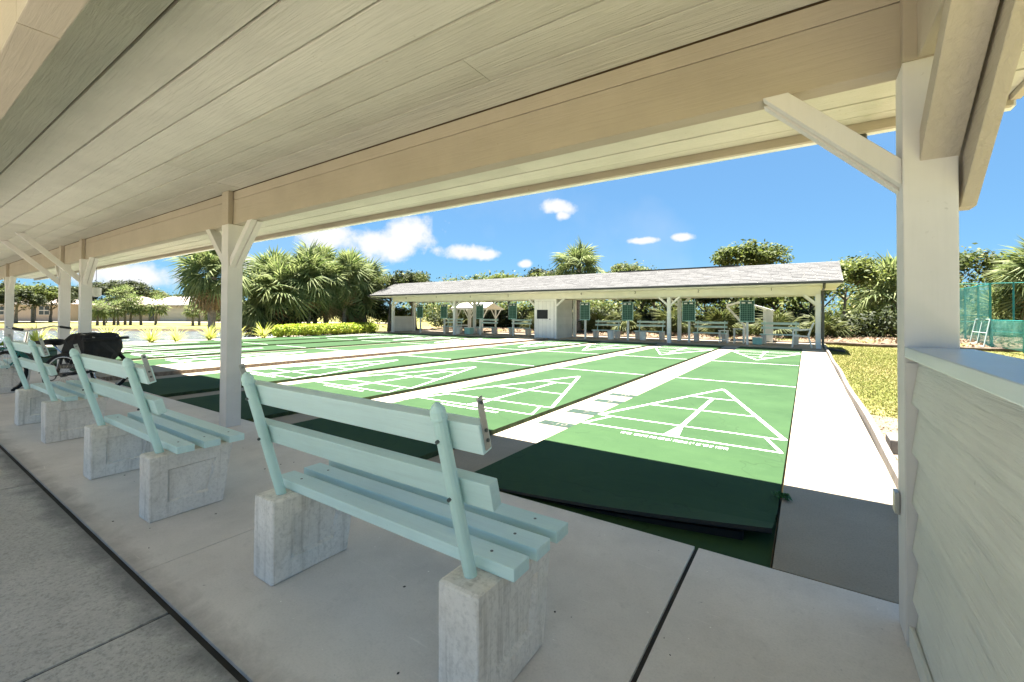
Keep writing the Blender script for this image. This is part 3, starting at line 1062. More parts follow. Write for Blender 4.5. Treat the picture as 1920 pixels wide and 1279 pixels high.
def make_bench():
    root = thing('slatted_bench', '', 'bench', (-1.397, 1.055, 0))
    for k, sx in enumerate((-1, 1)):
        link('concrete_block', BLK[k], root, (sx * HALF + (.012 if sx > 0 else -.012), 0, 0))
    for (y0, y1) in ((.036, .123), (.170, .258), (.305, .393)):
        MB().box(-.655, .675, y0, y1, .357, .398).build('seat_slat', M['bench'], root, bevel=.004)
    # back posts: leaning pipe with a domed cap
    d = Vector((0, -.16, .565)).normalized()
    for sx in (-1, 1):
        b = MB()
        p0 = Vector((sx * HALF, .0, .350))
        L = .565
        b.tube([p0, p0 + d * (L - .035)], .0205, 14)
        post = b.build('back_post', M['bench_pipe'], root, smooth=False)
        b = MB()
        q = p0 + d * (L - .035)
        b.tube([q - d * .004, q, q + d * .006, q + d * .008, q + d * .026, q + d * .042, q + d * .05], [.0205, .0255, .0255, .0235, .0225, .014, .003], 14)
        b.build('domed_cap', M['bench_pipe'], post, smooth=False)
    n = Vector((0, d.z, -d.y))       # towards the seat side
    X = Vector((1, 0, 0))
    for (s0, s1) in ((.245, .33), (.425, .515)):
        b = MB()
        c0 = Vector((0, 0, .350)) + n * .022
        vs = []
        for (u, w) in ((s0, 0), (s0, 1), (s1, 1), (s1, 0)):
            vs.append(c0 + d * u + n * (.040 * w))
        b.prism([p + X * -.655 for p in vs], X * 1.315)
        b.build('back_slat', M['bench'], root, bevel=.0035)
    # flat bar brackets at the ends of the top slat
    for ex in (.662, -.662):
        b = MB()
        c0 = Vector((ex, 0, .350)) + n * .043
        b.hexa([c0 + d * u + n * w + X * x for (u, w, x) in ((.435, -.011, -.002), (.435, -.011, .003), (.435, .011, .003), (.435, .011, -.002),
                                                             (.590, -.011, -.002), (.590, -.011, .003), (.590, .011, .003), (.590, .011, -.002))])
        br = b.build('end_bracket', M['zinc'], root, bevel=.001)
        for u in (.462, .492, .575):
            b = MB()
            b.tube([c0 + d * u - X * .003 * (1 if ex > 0 else -1), c0 + d * u + X * (.007 if ex > 0 else -.007)], .0055, 8)
            b.build('screw', M['bolt'], br)
    b = MB()
    for sx in (-1, 1):
        for u in (.285, .47):
            q = Vector((sx * HALF, 0, .350)) + d * u - n * .019
            b.tube([q, q - n * .010], .0055, 6)
        for yy in (.08, .214, .349):
            q = Vector((sx * HALF + .02, yy, .398))
            b.tube([q, q + Vector((0, 0, .0012))], .0055, 8)
    o = b.build('bolt', M['bolt'], root)
    tag(o, kind='stuff')
    return root


bench0 = make_bench()
NG, FG = 'aqua benches in a row under the near shelter', 'aqua benches in a row under the far shelter'
BENCHES = [
    (-1.397, 1.055, 0.0, 'large aqua slatted bench nearest the camera, broken end bracket sticking up', NG),
    (-3.615, .968, .0, 'second aqua bench from the camera, standing left of the near one by the post', NG),
    (-6.17, .985, .01, 'third aqua bench from the camera, in front of the black tricycle', NG),
    (-10.1, 1.10, -.03, 'farthest visible aqua bench at the left frame edge beside the tricycle', NG),
    (-.90, 20.62, math.pi, 'far aqua bench behind the rightmost scoreboard beside the white chair', FG),
    (-3.47, 20.62, math.pi, 'far aqua bench behind the second scoreboard from the right', FG),
    (-6.06, 20.62, math.pi, 'far aqua bench behind the third scoreboard from the right', FG),
    (-8.18, 20.62, math.pi, 'far aqua bench just right of the white shed', FG),
    (-13.25, 20.62, math.pi, 'far aqua bench just left of the white shed', FG),
    (-15.55, 20.62, math.pi, 'far aqua bench behind the sixth scoreboard, in front of the left canopy', FG),
    (-18.2, 20.62, math.pi, 'leftmost far aqua bench behind the seventh scoreboard', FG),
]
for i, (x, y, rz, lab, grp) in enumerate(BENCHES):
    o = bench0 if i == 0 else copy_tree(bench0)
    o.location = (x, y, 0.02 if y > 10 else 0)
    o.rotation_euler = (0, 0, rz)
    tag(o, lab, 'bench', grp)

# ------------------------------------------------------------------ far shelter
fs_ = thing('far_shelter', 'long low far shelter with pale shingle roof and white shed in its middle', 'shelter', (0, 0, 0))
FXL, FXR = -22.15, .93
FY, FYB = 18.45, 20.2
FZ = .02
EY, EZ, RY, RZ_, BY = 17.33, 2.275, 19.4, 3.10, 21.47
# roof body
b = MB()
b.prism([(FXL, EY, EZ - .02), (FXL, RY, RZ_ - .03), (FXL, BY, EZ - .02), (FXL, BY, EZ - .06), (FXL, EY, EZ - .06)], (FXR - FXL, 0, 0))
roof = b.build('roof', M['white_far'], fs_)
# shingle tabs in staggered courses on both slopes
b = MB()
rs = random.Random(21)
for side in (0, 1):
    p0 = Vector((0, EY - .04 if side == 0 else BY + .04, EZ - .02))
    p1 = Vector((0, RY, RZ_))
    L = (p1 - p0).length
    d = (p1 - p0) / L
    n = Vector((0, -d.z, d.y)) if side == 0 else Vector((0, d.z, d.y)) * 1
    if n.z < 0:
        n = -n
    nc = 14
    step = L / nc
    for c in range(nc):
        x = FXL - .04 - rs.uniform(0, .3)
        while x < FXR + .02:
            w = rs.uniform(.26, .38)
            xa, xb = max(x, FXL - .04), min(x + w, FXR + .04)
            x += w
            if xb - xa < .03:
                continue
            lo = p0 + d * (c * step) + n * (.014 + rs.uniform(0, .010))
            hi = p0 + d * min(L, (c + 1.08) * step) + n * .006
            vs = [Vector((xa, lo.y, lo.z)), Vector((xb - .006, lo.y, lo.z)), Vector((xb - .006, hi.y, hi.z)), Vector((xa, hi.y, hi.z))]
            dn = -n * .012
            b.add(vs + [vs[0] + dn, vs[1] + dn], [(0, 1, 2, 3) if side == 0 else (3, 2, 1, 0), (0, 4, 5, 1)])
tag(b.build('shingles', M['shingle'], roof), kind='stuff')
MB().box(-7.2, -2.2, RY - .07, RY + .07, RZ_ + .012, RZ_ + .045).build('ridge_vent', M['gutter'], roof)
# gutter, fascia, soffit
MB().box(FXL - .03, FXR + .03, EY - .14, EY - .045, EZ - .075, EZ + .012).build('gutter', M['gutter'], fs_, bevel=.008)
MB().box(FXL, FXR, EY - .043, EY - .012, EZ - .11, EZ - .02).build('fascia', M['white_far'], fs_)
for k, (ya, yb) in enumerate(((EY, 17.7), (17.7, 18.08), (18.08, 18.44), (18.60, 19.2), (19.2, 19.8), (19.8, 20.2), (20.34, 20.9), (20.9, BY))):
    MB().box(FXL + .02, FXR - .02, ya + .006, yb - .006, EZ - .095, EZ - .065).build('soffit_board', M['white_far'], fs_)
for sx, xx in ((1, FXR), (-1, FXL)):
    b = MB()
    b.prism([(xx, EY - .02, EZ - .09), (xx, RY, RZ_ - .13), (xx, BY + .02, EZ - .09), (xx, BY + .02, EZ + .0), (xx, RY, RZ_ + .0), (xx, EY - .02, EZ + .0)], (.035 * sx, 0, 0))
    b.build('barge_board', M['white_far'], fs_)
# beams, posts, braces
FB0, FB1 = 1.90, EZ - .068
for (yy) in (FY + .03, FYB + .02):
    MB().box(FXL + .75, .40, yy, yy + .10, FB0, FB1).build('beam', M['white_far'], fs_, bevel=.004)
FPX = [.262, -4.76, -16.38, -21.45]
for yy in (FY, FYB):
    for px in FPX + ([-9.86, -11.08] if yy == FYB else []):
        MB().box(px, px + .14, yy, yy + .14, FZ, FB0 - .002).build('post', M['white_far_z'], fs_, bevel=.004)


def fbrace(px, sgn, yy):
    x0 = px + (.14 if sgn > 0 else 0)
    b = MB()
    b.prism([(x0, yy + .03, 1.53), (x0 + sgn * .40, yy + .03, FB0 - .002), (x0 + sgn * .29, yy + .03, FB0 - .002), (x0, yy + .03, 1.63)], (0, .09, 0))
    b.build('knee_brace', M['white_far_z'], fs_)


for yy in (FY, FYB):
    for px in FPX:
        if px < .2:
            fbrace(px, 1, yy)
        if px > -21:
            fbrace(px, -1, yy)
fbrace(-11.085, -1, FY)
fbrace(-9.875 - .14, 1, FY)
# downspouts
b = MB()
b.tube([(.47, EY - .09, EZ - .07), (.47, EY + .12, EZ - .2), (.455, FY - .08, FB0 + .12), (.455, FY - .06, FB0 - .05), (.455, FY - .06, .16), (.47, FY - .07, .07), (.62, FY - .10, .03), (1.05, FY - .25, -.02)], .042, 8)
b.build('downspout', M['gutter'], fs_)
b = MB()
b.tube([(FXL + .12, EY - .09, EZ - .07), (FXL + .16, EY + .1, EZ - .18), (-21.6, FY - .10, 1.92), (-21.52, FY - .07, 1.80), (-21.52, FY - .06, .12), (-21.5, FY - .16, .04)], .045, 8)
b.build('downspout', M['gutter'], fs_)
# court numbers on the beam
for i, x in enumerate((-1.069, -3.556, -6.09, -8.605, -12.67, -15.165, -17.69, -20.18)):
    text('court_number', str(i + 1), .16, M['black_num'], fs_, (x, FY + .026, 2.11), (R(90), 0, 0), .003)
# centre shed
SX0, SX1 = -11.085, -9.872
shed = MB().box(SX0 + .015, SX1 - .015, FY + .015, FYB - .02, FZ, FB0 - .003).build('shed_wall', M['far_siding'], fs_)
for k in range(11):
    z0 = FZ + k * .17
    z1 = min(z0 + .168, FB0 - .004)
    b = MB()
    b.hexa([(SX1 - .014, FY + .10, z0), (SX1 + .006, FY + .10, z0), (SX1 + .006, FYB - .02, z0), (SX1 - .014, FYB - .02, z0),
            (SX1 - .014, FY + .10, z1), (SX1 - .006, FY + .10, z1), (SX1 - .006, FYB - .02, z1), (SX1 - .014, FYB - .02, z1)])
    b.build('siding_board', M['far_siding'], shed)
for (xa, xb) in ((SX0, SX0 + .10), (SX1 - .11, SX1)):
    MB().box(xa, xb, FY - .004, FY + .095, FZ, FB0 - .004).build('corner_board', M['white_far_z'], shed)
MB().box(SX0 + .10, SX1 - .11, FY - .002, FY + .013, 1.80, FB0 - .004).build('door_head', M['white_far_z'], shed)
door = MB().box(SX0 + .10, SX1 - .11, FY + .002, FY + .013, FZ + .01, 1.80).build('door', M['dead_wood'], fs_)
xx = SX0 + .105
for w in (.135, .215, .215, .215, .21):
    MB().box(xx, xx + w - .012, FY - .010, FY + .001, FZ + .015, 1.795).build('door_board', M['white_far_z'], door)
    xx += w
MB().box(-10.93, -10.33, FY - .022, FY - .011, .95, 1.385).build('blackboard', M['blackboard'], door, bevel=.004)
MB().tube([(-10.20, FY - .010, .93), (-10.20, FY - .05, .93)], [.018, .026], 8).build('door_knob', M['bolt'], door)
# low end wall on the left
lw = MB().box(-21.40, -21.36, FY + .143, FYB - .003, FZ + .05, .98).build('end_wall', M['far_siding'], fs_)
for k in range(6):
    z0 = FZ + .05 + k * .155
    MB().hexa([(-21.359, FY + .15, z0), (-21.335, FY + .15, z0), (-21.335, FYB - .01, z0), (-21.359, FYB - .01, z0),
               (-21.359, FY + .15, z0 + .15), (-21.349, FY + .15, z0 + .15), (-21.349, FYB - .01, z0 + .15), (-21.359, FYB - .01, z0 + .15)]).build('siding_board', M['far_siding'], lw)
MB().box(-21.43, -21.31, FY + .143, FYB - .003, .982, 1.015).build('cap_board', M['white_far'], lw)


# ------------------------------------------------------------------ scoreboards
def make_score():
    r = thing('scoreboard', '', 'scoreboard')
    MB().box(-.04, .04, -.02, .06, 0, .93).build('post', M['white_far_z'], r, bevel=.004)
    bd = MB().box(-.235, .235, -.045, -.022, .915, 1.70).build('board', M['board_green'], r, bevel=.003)
    b = MB()
    for x in (-.235, -.155, -.08, 0, .08, .155, .225):
        w = .008 if x == 0 else .004
        b.box(x - w, x + w, -.0475, -.0455, .93, 1.58)
    for k in range(9):
        z = .935 + k * .08
        b.box(-.23, .23, -.0482, -.0458, z - .0045, z + .0045)
    b.build('grid', M['board_line'], bd)
    for x in (-.125, .095):
        MB().box(x - .065, x + .065, -.052, -.046, 1.60, 1.655).build('name_tag', M['plastic'], bd)
    MB().box(-.25, .25, -.075, -.046, .885, .912).build('chalk_tray', M['aqua_plastic'], bd)
    for x0, x1, z0, z1 in ((-.252, -.237, .912, 1.715), (.237, .252, .912, 1.715), (-.236, .236, 1.702, 1.716)):
        MB().box(x0, x1, -.05, -.02, z0, z1).build('frame', M['bench_pipe'], bd)
    return r


sb0 = make_score()
ORD = ['rightmost green gridded scoreboard, in front of the white bent canopy frame',
       'second green scoreboard from the right, beside the mid post', 'third green scoreboard from the right, left of the mid post',
       'green scoreboard standing right beside the shed wall', 'green scoreboard just left of the shed door',
       'green scoreboard in front of the left white canopy roof', 'seventh green scoreboard, left of the paired posts',
       'leftmost green scoreboard, beside the low end wall']
for i, x in enumerate((-1.93, -4.08, -6.69, -8.77, -12.91, -15.12, -17.80, -19.80)):
    o = sb0 if i == 0 else copy_tree(sb0)
    o.location = (x, 19.3, FZ)
    tag(o, ORD[i], 'scoreboard', 'scoreboards along the far shelter')

# ------------------------------------------------------------------ furniture in the far shelter
def make_chair(loc, rz):
    r = thing('plastic_chair', 'white moulded plastic armchair under the right end of the far shelter', 'chair', loc, rz)
    b = MB()       # faces +X in local space after rotation; back at -X
    b.prism([(-.22, -.23, .40), (.22, -.25, .43), (.25, -.25, .40), (.22, -.25, .385), (-.22, -.23, .375)], (0, .48, 0))
    b.build('seat', M['plastic'], r, bevel=.008)
    back = thing('back', None, None)
    back.parent = r
    for k in range(5):
        y = -.20 + k * .10
        pts = [(-.21, y, .40), (-.26, y, .60), (-.33, y * .98, .82)]
        MB().tube(pts, [.026, .026, .02], 6).build('slat', M['plastic'], back)
    MB().tube([(-.20, -.245, .42), (-.27, -.25, .64), (-.34, -.20, .84), (-.355, 0, .87), (-.34, .20, .84), (-.27, .25, .64), (-.20, .245, .42)], .028, 8).build('rim', M['plastic'], back)
    for s_ in (-1, 1):
        MB().tube([(-.28, s_ * .26, .66), (-.12, s_ * .275, .63), (.12, s_ * .28, .615), (.24, s_ * .275, .60), (.262, s_ * .27, .56)], [.022, .026, .028, .026, .022], 8).build('armrest', M['plastic'], r)
        MB().tube([(.262, s_ * .27, .58), (.25, s_ * .26, .40), (.28, s_ * .28, .0)], [.024, .026, .022], 8).build('leg', M['plastic'], r)
        MB().tube([(-.20, s_ * .24, .42), (-.24, s_ * .25, .25), (-.30, s_ * .27, .0)], [.026, .026, .022], 8).build('leg', M['plastic'], r)
    return r


make_chair((-.16, 18.98, FZ), math.pi)


def make_table(loc, lab, w=.36, h=.52):
    r = thing('side_table', lab, 'side table', loc)
    MB().box(-w / 2, w / 2, -.18, .18, h - .03, h).build('tabletop', M['plastic'], r, bevel=.006)
    for sx in (-1, 1):
        for sy in (-1, 1):
            MB().bar((sx * (w / 2 - .03), sy * .15, 0), (sx * (w / 2 - .035), sy * .15, h - .03), .03, .03).build('leg', M['plastic'], r)
    for sy in (-1, 1):
        MB().box(-w / 2 + .04, w / 2 - .04, sy * .15 - .01, sy * .15 + .01, .12, .15).build('rail', M['plastic'], r)
    return r


tb0 = make_table((-2.86, 19.95, FZ), 'white plastic side table left of the rightmost scoreboard, the lower one')
make_table((-2.30, 20.0, FZ), 'white plastic side table closest to the rightmost scoreboard post', .40, .60)


def make_tub(loc, lab, mat, w, h, name='storage_tub', cat='tub'):
    r = thing(name, lab, cat, loc)
    b = MB()
    b.hexa([(-w * .45, -w * .4, 0), (w * .45, -w * .4, 0), (w * .45, w * .4, 0), (-w * .45, w * .4, 0), (-w * .5, -w * .45, h), (w * .5, -w * .45, h), (w * .5, w * .45, h), (-w * .5, w * .45, h)])
    b.build('tub_body', mat, r, bevel=.012)
    MB().box(-w * .54, w * .54, -w * .49, w * .49, h + .002, h + .035).build('lid', M['plastic'], r, bevel=.008)
    return r


make_tub((-1.62, 19.75, FZ), 'pale aqua lidded tub on the floor right of the rightmost scoreboard post', M['aqua_plastic'], .34, .25)
make_tub((-16.0, 19.4, FZ), 'aqua bin on the floor beside the paired far posts', M['aqua_plastic'], .42, .36)


def make_bin(loc, lab, mat):
    r = thing('waste_bin', lab, 'bin', loc)
    MB().tube([(0, 0, 0), (0, 0, .02), (0, 0, .38), (0, 0, .40)], [.13, .14, .165, .155], 14).build('bin_body', mat, r)
    MB().ring((0, 0, .40), .16, .012, 18, 6, (0, 0, 1)).build('rim', M['grey_plastic'], r)
    return r


make_bin((-7.55, 19.45, FZ), 'white round waste bin in front of the bench right of the shed', M['plastic'])
make_bin((-6.15, 19.75, FZ), 'white round waste bin under the third scoreboard bench', M['plastic'])
make_bin((-16.75, 19.3, FZ), 'white bin just left of the aqua bin by far posts', M['plastic'])

# ------------------------------------------------------------------ white canopies behind the far shelter
cn = thing('garden_canopy', 'white timber canopy with gabled roof and V braces behind left scoreboards', 'canopy', (-17.9, 22.3, 0))
rf = thing('canopy_roof', None, None)
rf.parent = cn
for sy in (-1, 1):
    b = MB()
    b.prism([(-1.35, sy * .95, 1.50), (1.55, sy * .95, 1.50), (1.45, 0, 1.86), (-1.1, 0, 1.86)][::sy], (0, 0, .035))
    b.build('roof_panel', M['canopy'], rf)
    MB().box(-1.38, 1.58, sy * .95 - .02, sy * .95 + .02, 1.44, 1.535).build('fascia', M['canopy'], rf)
    MB().box(-1.39, 1.59, sy * .97 - .012, sy * .97 + .012, 1.537, 1.565).build('dark_edge', M['gutter'], rf)
b = MB()
b.prism([(-1.40, -.95, 1.48), (-1.15, 0, 1.83), (-1.40, .95, 1.48), (-1.40, .95, 1.39), (-1.15, 0, 1.74), (-1.40, -.95, 1.39)], (.04, 0, 0))
b.build('gable_board', M['canopy'], rf)
for px in (-.95, .05, 1.15):
    for sy in (-1, 1):
        MB().bar((px, sy * .7, 0), (px, sy * .7, 1.46), .08, .08).build('post', M['canopy'], cn)
        for sx in (-1, 1):
            MB().bar((px, sy * .7, .85), (px + sx * .38, sy * .74, 1.45), .05, .05).build('brace', M['canopy'], cn)
MB().bar((-.95, -.7, .45), (.05, -.7, .45), .05, .08).build('rail', M['canopy'], cn)
cn = thing('bent_canopy', 'white bent canopy frame with slanting arms behind the rightmost scoreboard', 'canopy', (-2.0, 21.9, 0))
for (p, q, nm) in (((-.98, 1.60), (-.40, 1.76), 'roof_beam'), ((-.40, 1.76), (.83, 1.36), 'roof_beam')):
    MB().prism([(p[0], -.35, p[1] - .06), (q[0], -.35, q[1] - .06), (q[0], -.35, q[1] + .03), (p[0], -.35, p[1] + .03)], (0, .06, 0)).build(nm, M['canopy'], cn)
    MB().prism([(p[0], -.29, p[1] + .0), (q[0], -.29, q[1] + .0), (q[0], -.29, q[1] + .03), (p[0], -.29, p[1] + .03)], (0, .9, 0)).build('roof_panel', M['canopy'], cn)
MB().bar((-.96, -.32, 1.55), (-.27, -.32, .72), .09, .06, (0, 1, 0)).build('slanting_arm', M['canopy'], cn)
MB().bar((-.27, -.32, 0), (-.27, -.32, .74), .08, .08).build('post', M['canopy'], cn)
for px in (.50, .76):
    MB().bar((px, -.32, 0), (px, -.32, 1.40), .10, .08).build('post', M['canopy'], cn)
MB().box(.55, .72, -.30, -.28, .05, 1.36).build('side_panel', M['canopy'], cn)

# ------------------------------------------------------------------ tricycle
def make_trike():
    r = thing('tricycle', 'black and teal adult tricycle with a black zipped bag over its rear basket', 'tricycle', (-8.55, 1.83, 0), math.pi + math.atan2(.54, .84))
    # local +x is forward
    wh = .30

    def wheel(x, y):
        w = MB().ring((x, y, wh), wh - .022, .022, 30, 8, (0, 1, 0)).build('wheel', M['tyre'], r, smooth=True)
        MB().ring((x, y, wh), wh - .05, .010, 26, 6, (0, 1, 0)).build('rim', M['chrome'], w, smooth=True)
        MB().tube([(x, y - .035, wh), (x, y + .035, wh)], .024, 10).build('hub', M['black_metal'], w)
        b = MB()
        for k in range(16):
            t = 2 * math.pi * k / 16
            b.tube([(x, y, wh), (x + math.cos(t) * (wh - .05), y, wh + math.sin(t) * (wh - .05))], .0018, 4, False)
        b.build('spokes', M['chrome'], w)

    wheel(0, .33)
    wheel(0, -.33)
    wheel(1.18, 0)
    MB().tube([(0, -.33, wh), (0, .33, wh)], .016, 8).build('axle', M['black_metal'], r)
    fr = MB()
    fr.tube([(0, 0, wh), (.45, 0, .26), (.52, 0, .25), (.95, 0, .62)], .022, 8)
    fr.tube([(.45, 0, .26), (.36, 0, .60)], .020, 8)
    fr.tube([(.02, .12, wh + .02), (.25, .06, .45), (.37, .0, .56)], .014, 8)
    fr.tube([(.02, -.12, wh + .02), (.25, -.06, .45), (.37, .0, .56)], .014, 8)
    fr.tube([(0, .1, .30), (.47, .06, .26)], .011, 6)
    fr.build('frame', M['black_metal'], r, smooth=True)
    MB().tube([(.95, 0, .60), (.90, 0, .88)], .018, 8).build('steering_stem', M['chrome'], r)
    fk = MB()
    for s_ in (-1, 1):
        fk.tube([(.96, s_ * .03, .60), (1.03, s_ * .045, .45), (1.18, s_ * .05, wh)], .012, 6)
    fk.build('fork', M['teal'], r)
    fd = MB()
    arc = [(1.18 + math.cos(R(a_)) * .335, math.sin(R(a_)) * .335 + wh) for a_ in range(-10, 176, 12)]
    for (xa_, za_), (xb_, zb_) in zip(arc[:-1], arc[1:]):
        fd.hexa([(xa_, -.045, za_ - .006), (xa_, .045, za_ - .006), (xb_, .045, zb_ - .006), (xb_, -.045, zb_ - .006), (xa_, -.03, za_ + .012), (xa_, .03, za_ + .012), (xb_, .03, zb_ + .012), (xb_, -.03, zb_ + .012)])
    fd.build('front_fender', M['teal'], r)
    hb = MB()
    hb.tube([(.72, -.31, .93), (.84, -.30, .95), (.91, -.12, .90), (.90, 0, .88), (.91, .12, .90), (.84, .30, .95), (.72, .31, .93)], .011, 8)
    h = hb.build('handlebar', M['chrome'], r, smooth=True)
    for s_ in (-1, 1):
        MB().tube([(.74, s_ * .308, .934), (.60, s_ * .318, .915)], .018, 8).build('grip', M['rubber'], h)
    MB().tube([(.36, 0, .56), (.55, 0, .72)], .014, 8).build('seat_post', M['chrome'], r)
    # saddle: nose forward, broad rear
    vs, fs2 = [], []
    prof = [(.44, .105, .73), (.48, .135, .745), (.55, .13, .745), (.64, .075, .732), (.73, .04, .72), (.80, .026, .71)]
    n = 10
    for (x, w, z) in prof:
        for k in range(n):
            t = 2 * math.pi * k / n
            vs.append((x, w * math.cos(t), z + (.028 if math.sin(t) > 0 else .055) * math.sin(t)))
    for i in range(len(prof) - 1):
        for k in range(n):
            fs2.append((i * n + k, (i + 1) * n + k, (i + 1) * n + (k + 1) % n, i * n + (k + 1) % n))
    fs2.append(tuple(range(n)))
    fs2.append(tuple((len(prof) - 1) * n + k for k in range(n))[::-1])
    MB().add(vs, fs2).build('saddle', M['black_cloth'], r, smooth=True)
    # bag over the basket: bulging soft box with flap and pockets
    b = bmesh.new()
    bmesh.ops.create_cube(b, size=1)
    bmesh.ops.subdivide_edges(b, edges=b.edges[:], cuts=5, use_grid_fill=True)
    rr = random.Random(2)
    for v in b.verts:
        x, y, z = v.co
        k = 1 - .22 * (2 * abs(z)) ** 3 - .18 * (2 * abs(y)) ** 4
        wx = .40 * (1 - .10 * (.5 - z)) * k
        v.co = Vector((-.08 + x * wx * (1.0 - .25 * max(0, -z)), y * .58 * (1 - .16 * (2 * abs(z)) ** 4 - .12 * max(0, -z)), .635 + z * .40 + .03 * math.cos(y * 3) * (z > .4) + .012 * math.sin(y * 19)))
        v.co += Vector((rr.uniform(-1, 1), rr.uniform(-1, 1), rr.uniform(-1, 1))) * .012
    me = bpy.data.meshes.new('rear_bag')
    b.to_mesh(me)
    b.free()
    me.materials.append(M['black_cloth'])
    bag = link('rear_bag', me, r)
    MB().box(-.30, -.255, -.33, .33, .76, .80).build('flap', M['black_cloth'], bag, bevel=.01)
    MB().tube([(.18, -.30, .52), (.19, 0, .50), (.18, .30, .52)], .012, 6).build('strap', M['rubber'], bag)
    for yy in (-.17, .17):
        MB().tube([(.12, yy, .50), (.125, yy, .66), (.10, yy, .80), (-.08, yy, .853), (-.26, yy, .80)], .009, 5).build('strap', M['grey_plastic'], bag)
    MB().box(-.22, .06, -.292, -.268, .50, .68).build('pocket', M['black_cloth'], bag, bevel=.01)
    MB().tube([(-.21, -.294, .665), (.05, -.294, .665)], .005, 5).build('zip', M['grey_plastic'], bag)
    MB().box(.17, .185, -.14, -.10, .70, .73).build('buckle', M['chrome'], bag)
    MB().box(-.16, .16, -.26, .26, .38, .44).build('basket', M['black_metal'], r, bevel=.01)
    cr = MB().ring((.47, .06, .26), .075, .008, 20, 6, (0, 1, 0)).build('chainring', M['black_metal'], r)
    MB().tube([(.47, .08, .26), (.40, .09, .40)], .009, 6).build('crank', M['chrome'], cr)
    MB().box(.36, .45, .09, .16, .395, .42).build('pedal', M['rubber'], cr)
    return r


make_trike()
# ------------------------------------------------------------------ tennis fence on the right
def fence(name, label, p0, p1, posts, h, rails, screen):
    r = thing(name, label, 'fence', (p0[0], p0[1], 0))
    d = Vector((p1[0] - p0[0], p1[1] - p0[1], 0))
    for t in posts:
        MB().tube([d * t, d * t + Vector((0, 0, h + .03))], .035, 8).build('post', M['fence_pipe'], r)
    for z in rails:
        MB().tube([Vector((0, 0, z)), d + Vector((0, 0, z))], .022, 6).build('rail', M['fence_pipe'], r)
    if screen:
        ts = sorted(posts)
        for a, c in zip(ts[:-1], ts[1:]):
            b = MB()
            nn = 6
            off = Vector((-.04, 0, 0))
            vs_, f_ = [], []
            for i in range(nn + 1):
                for j in range(5):
                    t = a + (c - a) * i / nn
                    bulge = .035 * math.sin(math.pi * i / nn) * math.sin(math.pi * j / 4)
                    vs_.append(d * t + off + Vector((-bulge, 0, .06 + (screen - .06) * j / 4)))
            for i in range(nn):
                for j in range(4):
                    f_.append((i * 5 + j, (i + 1) * 5 + j, (i + 1) * 5 + j + 1, i * 5 + j + 1))
            b.add(vs_, f_)
            b.build('windscreen', M['screen'], r)
    return r


fence('court_fence', 'tall green mesh tennis court fence beyond the half wall', (5.62, 29.5), (5.66, 23.45), (0, .25, .5, .78, 1.0), 2.38, (1.2, 2.36), 2.34)
fence('low_court_fence', 'low green mesh fence running right from the tall fence', (5.68, 23.4), (5.70, 11.0), (.0, .235, .47, .71, 1.0), 1.02, (1.02, .62), 1.0)
fence('back_court_fence', 'open green pipe fence far behind the low mesh fence', (5.9, 30.2), (24, 30.8), (0, .12, .24, .36, .48, .6, .8, 1.0), 2.75, (.9, 2.75), 0)
gf = thing('rebound_frame', 'white pipe frame leaning against the green mesh fence', 'frame', (5.42, 23.95, 0))
q = [Vector((-.02, -.85, .04)), Vector((-.02, .85, .04)), Vector((.2, 1.0, 1.05)), Vector((.2, -.62, 1.05))]
for i in range(4):
    MB().tube([q[i], q[(i + 1) % 4]], .022, 8).build('frame_tube', M['pipe_white'], gf)
MB().tube([(q[0] + q[1]) / 2, (q[2] + q[3]) / 2], .018, 8).build('centre_tube', M['pipe_white'], gf)
MB().tube([(q[0] + q[3]) / 2, (q[1] + q[2]) / 2], .018, 8).build('cross_tube', M['pipe_white'], gf)
MB().tube([(-.35, -.5, .04), (-.35, .5, .04)], .02, 8).build('foot_tube', M['pipe_white'], gf)
hd = thing('pipe_rail', 'short white pipe rail standing on the leaf litter at right', 'rail', (5.1, 34.3, .1))
MB().tube([(-.4, 0, 0), (-.4, 0, .75), (.45, 0, .75), (.45, 0, 0)], .035, 8).build('rail_tube', M['pipe_white'], hd)
MB().tube([(-.4, 0, .4), (.45, 0, .4)], .03, 8).build('cross_bar', M['pipe_white'], hd)
# dark log edging of the litter bed
b = MB()
pts = [(x, 22.28 + .08 * math.sin(x * .9), .02 + .02 * math.sin(x * 2.1)) for x in np.arange(-23.5, 12.1, .6)]
b.tube(pts, [.07 + .012 * math.sin(i * 1.7) for i in range(len(pts))], 7)
tag(b.build('bed_edging', M['brick_edge']), 'low dark edging in front of the litter bed behind the far shelter', 'edging')


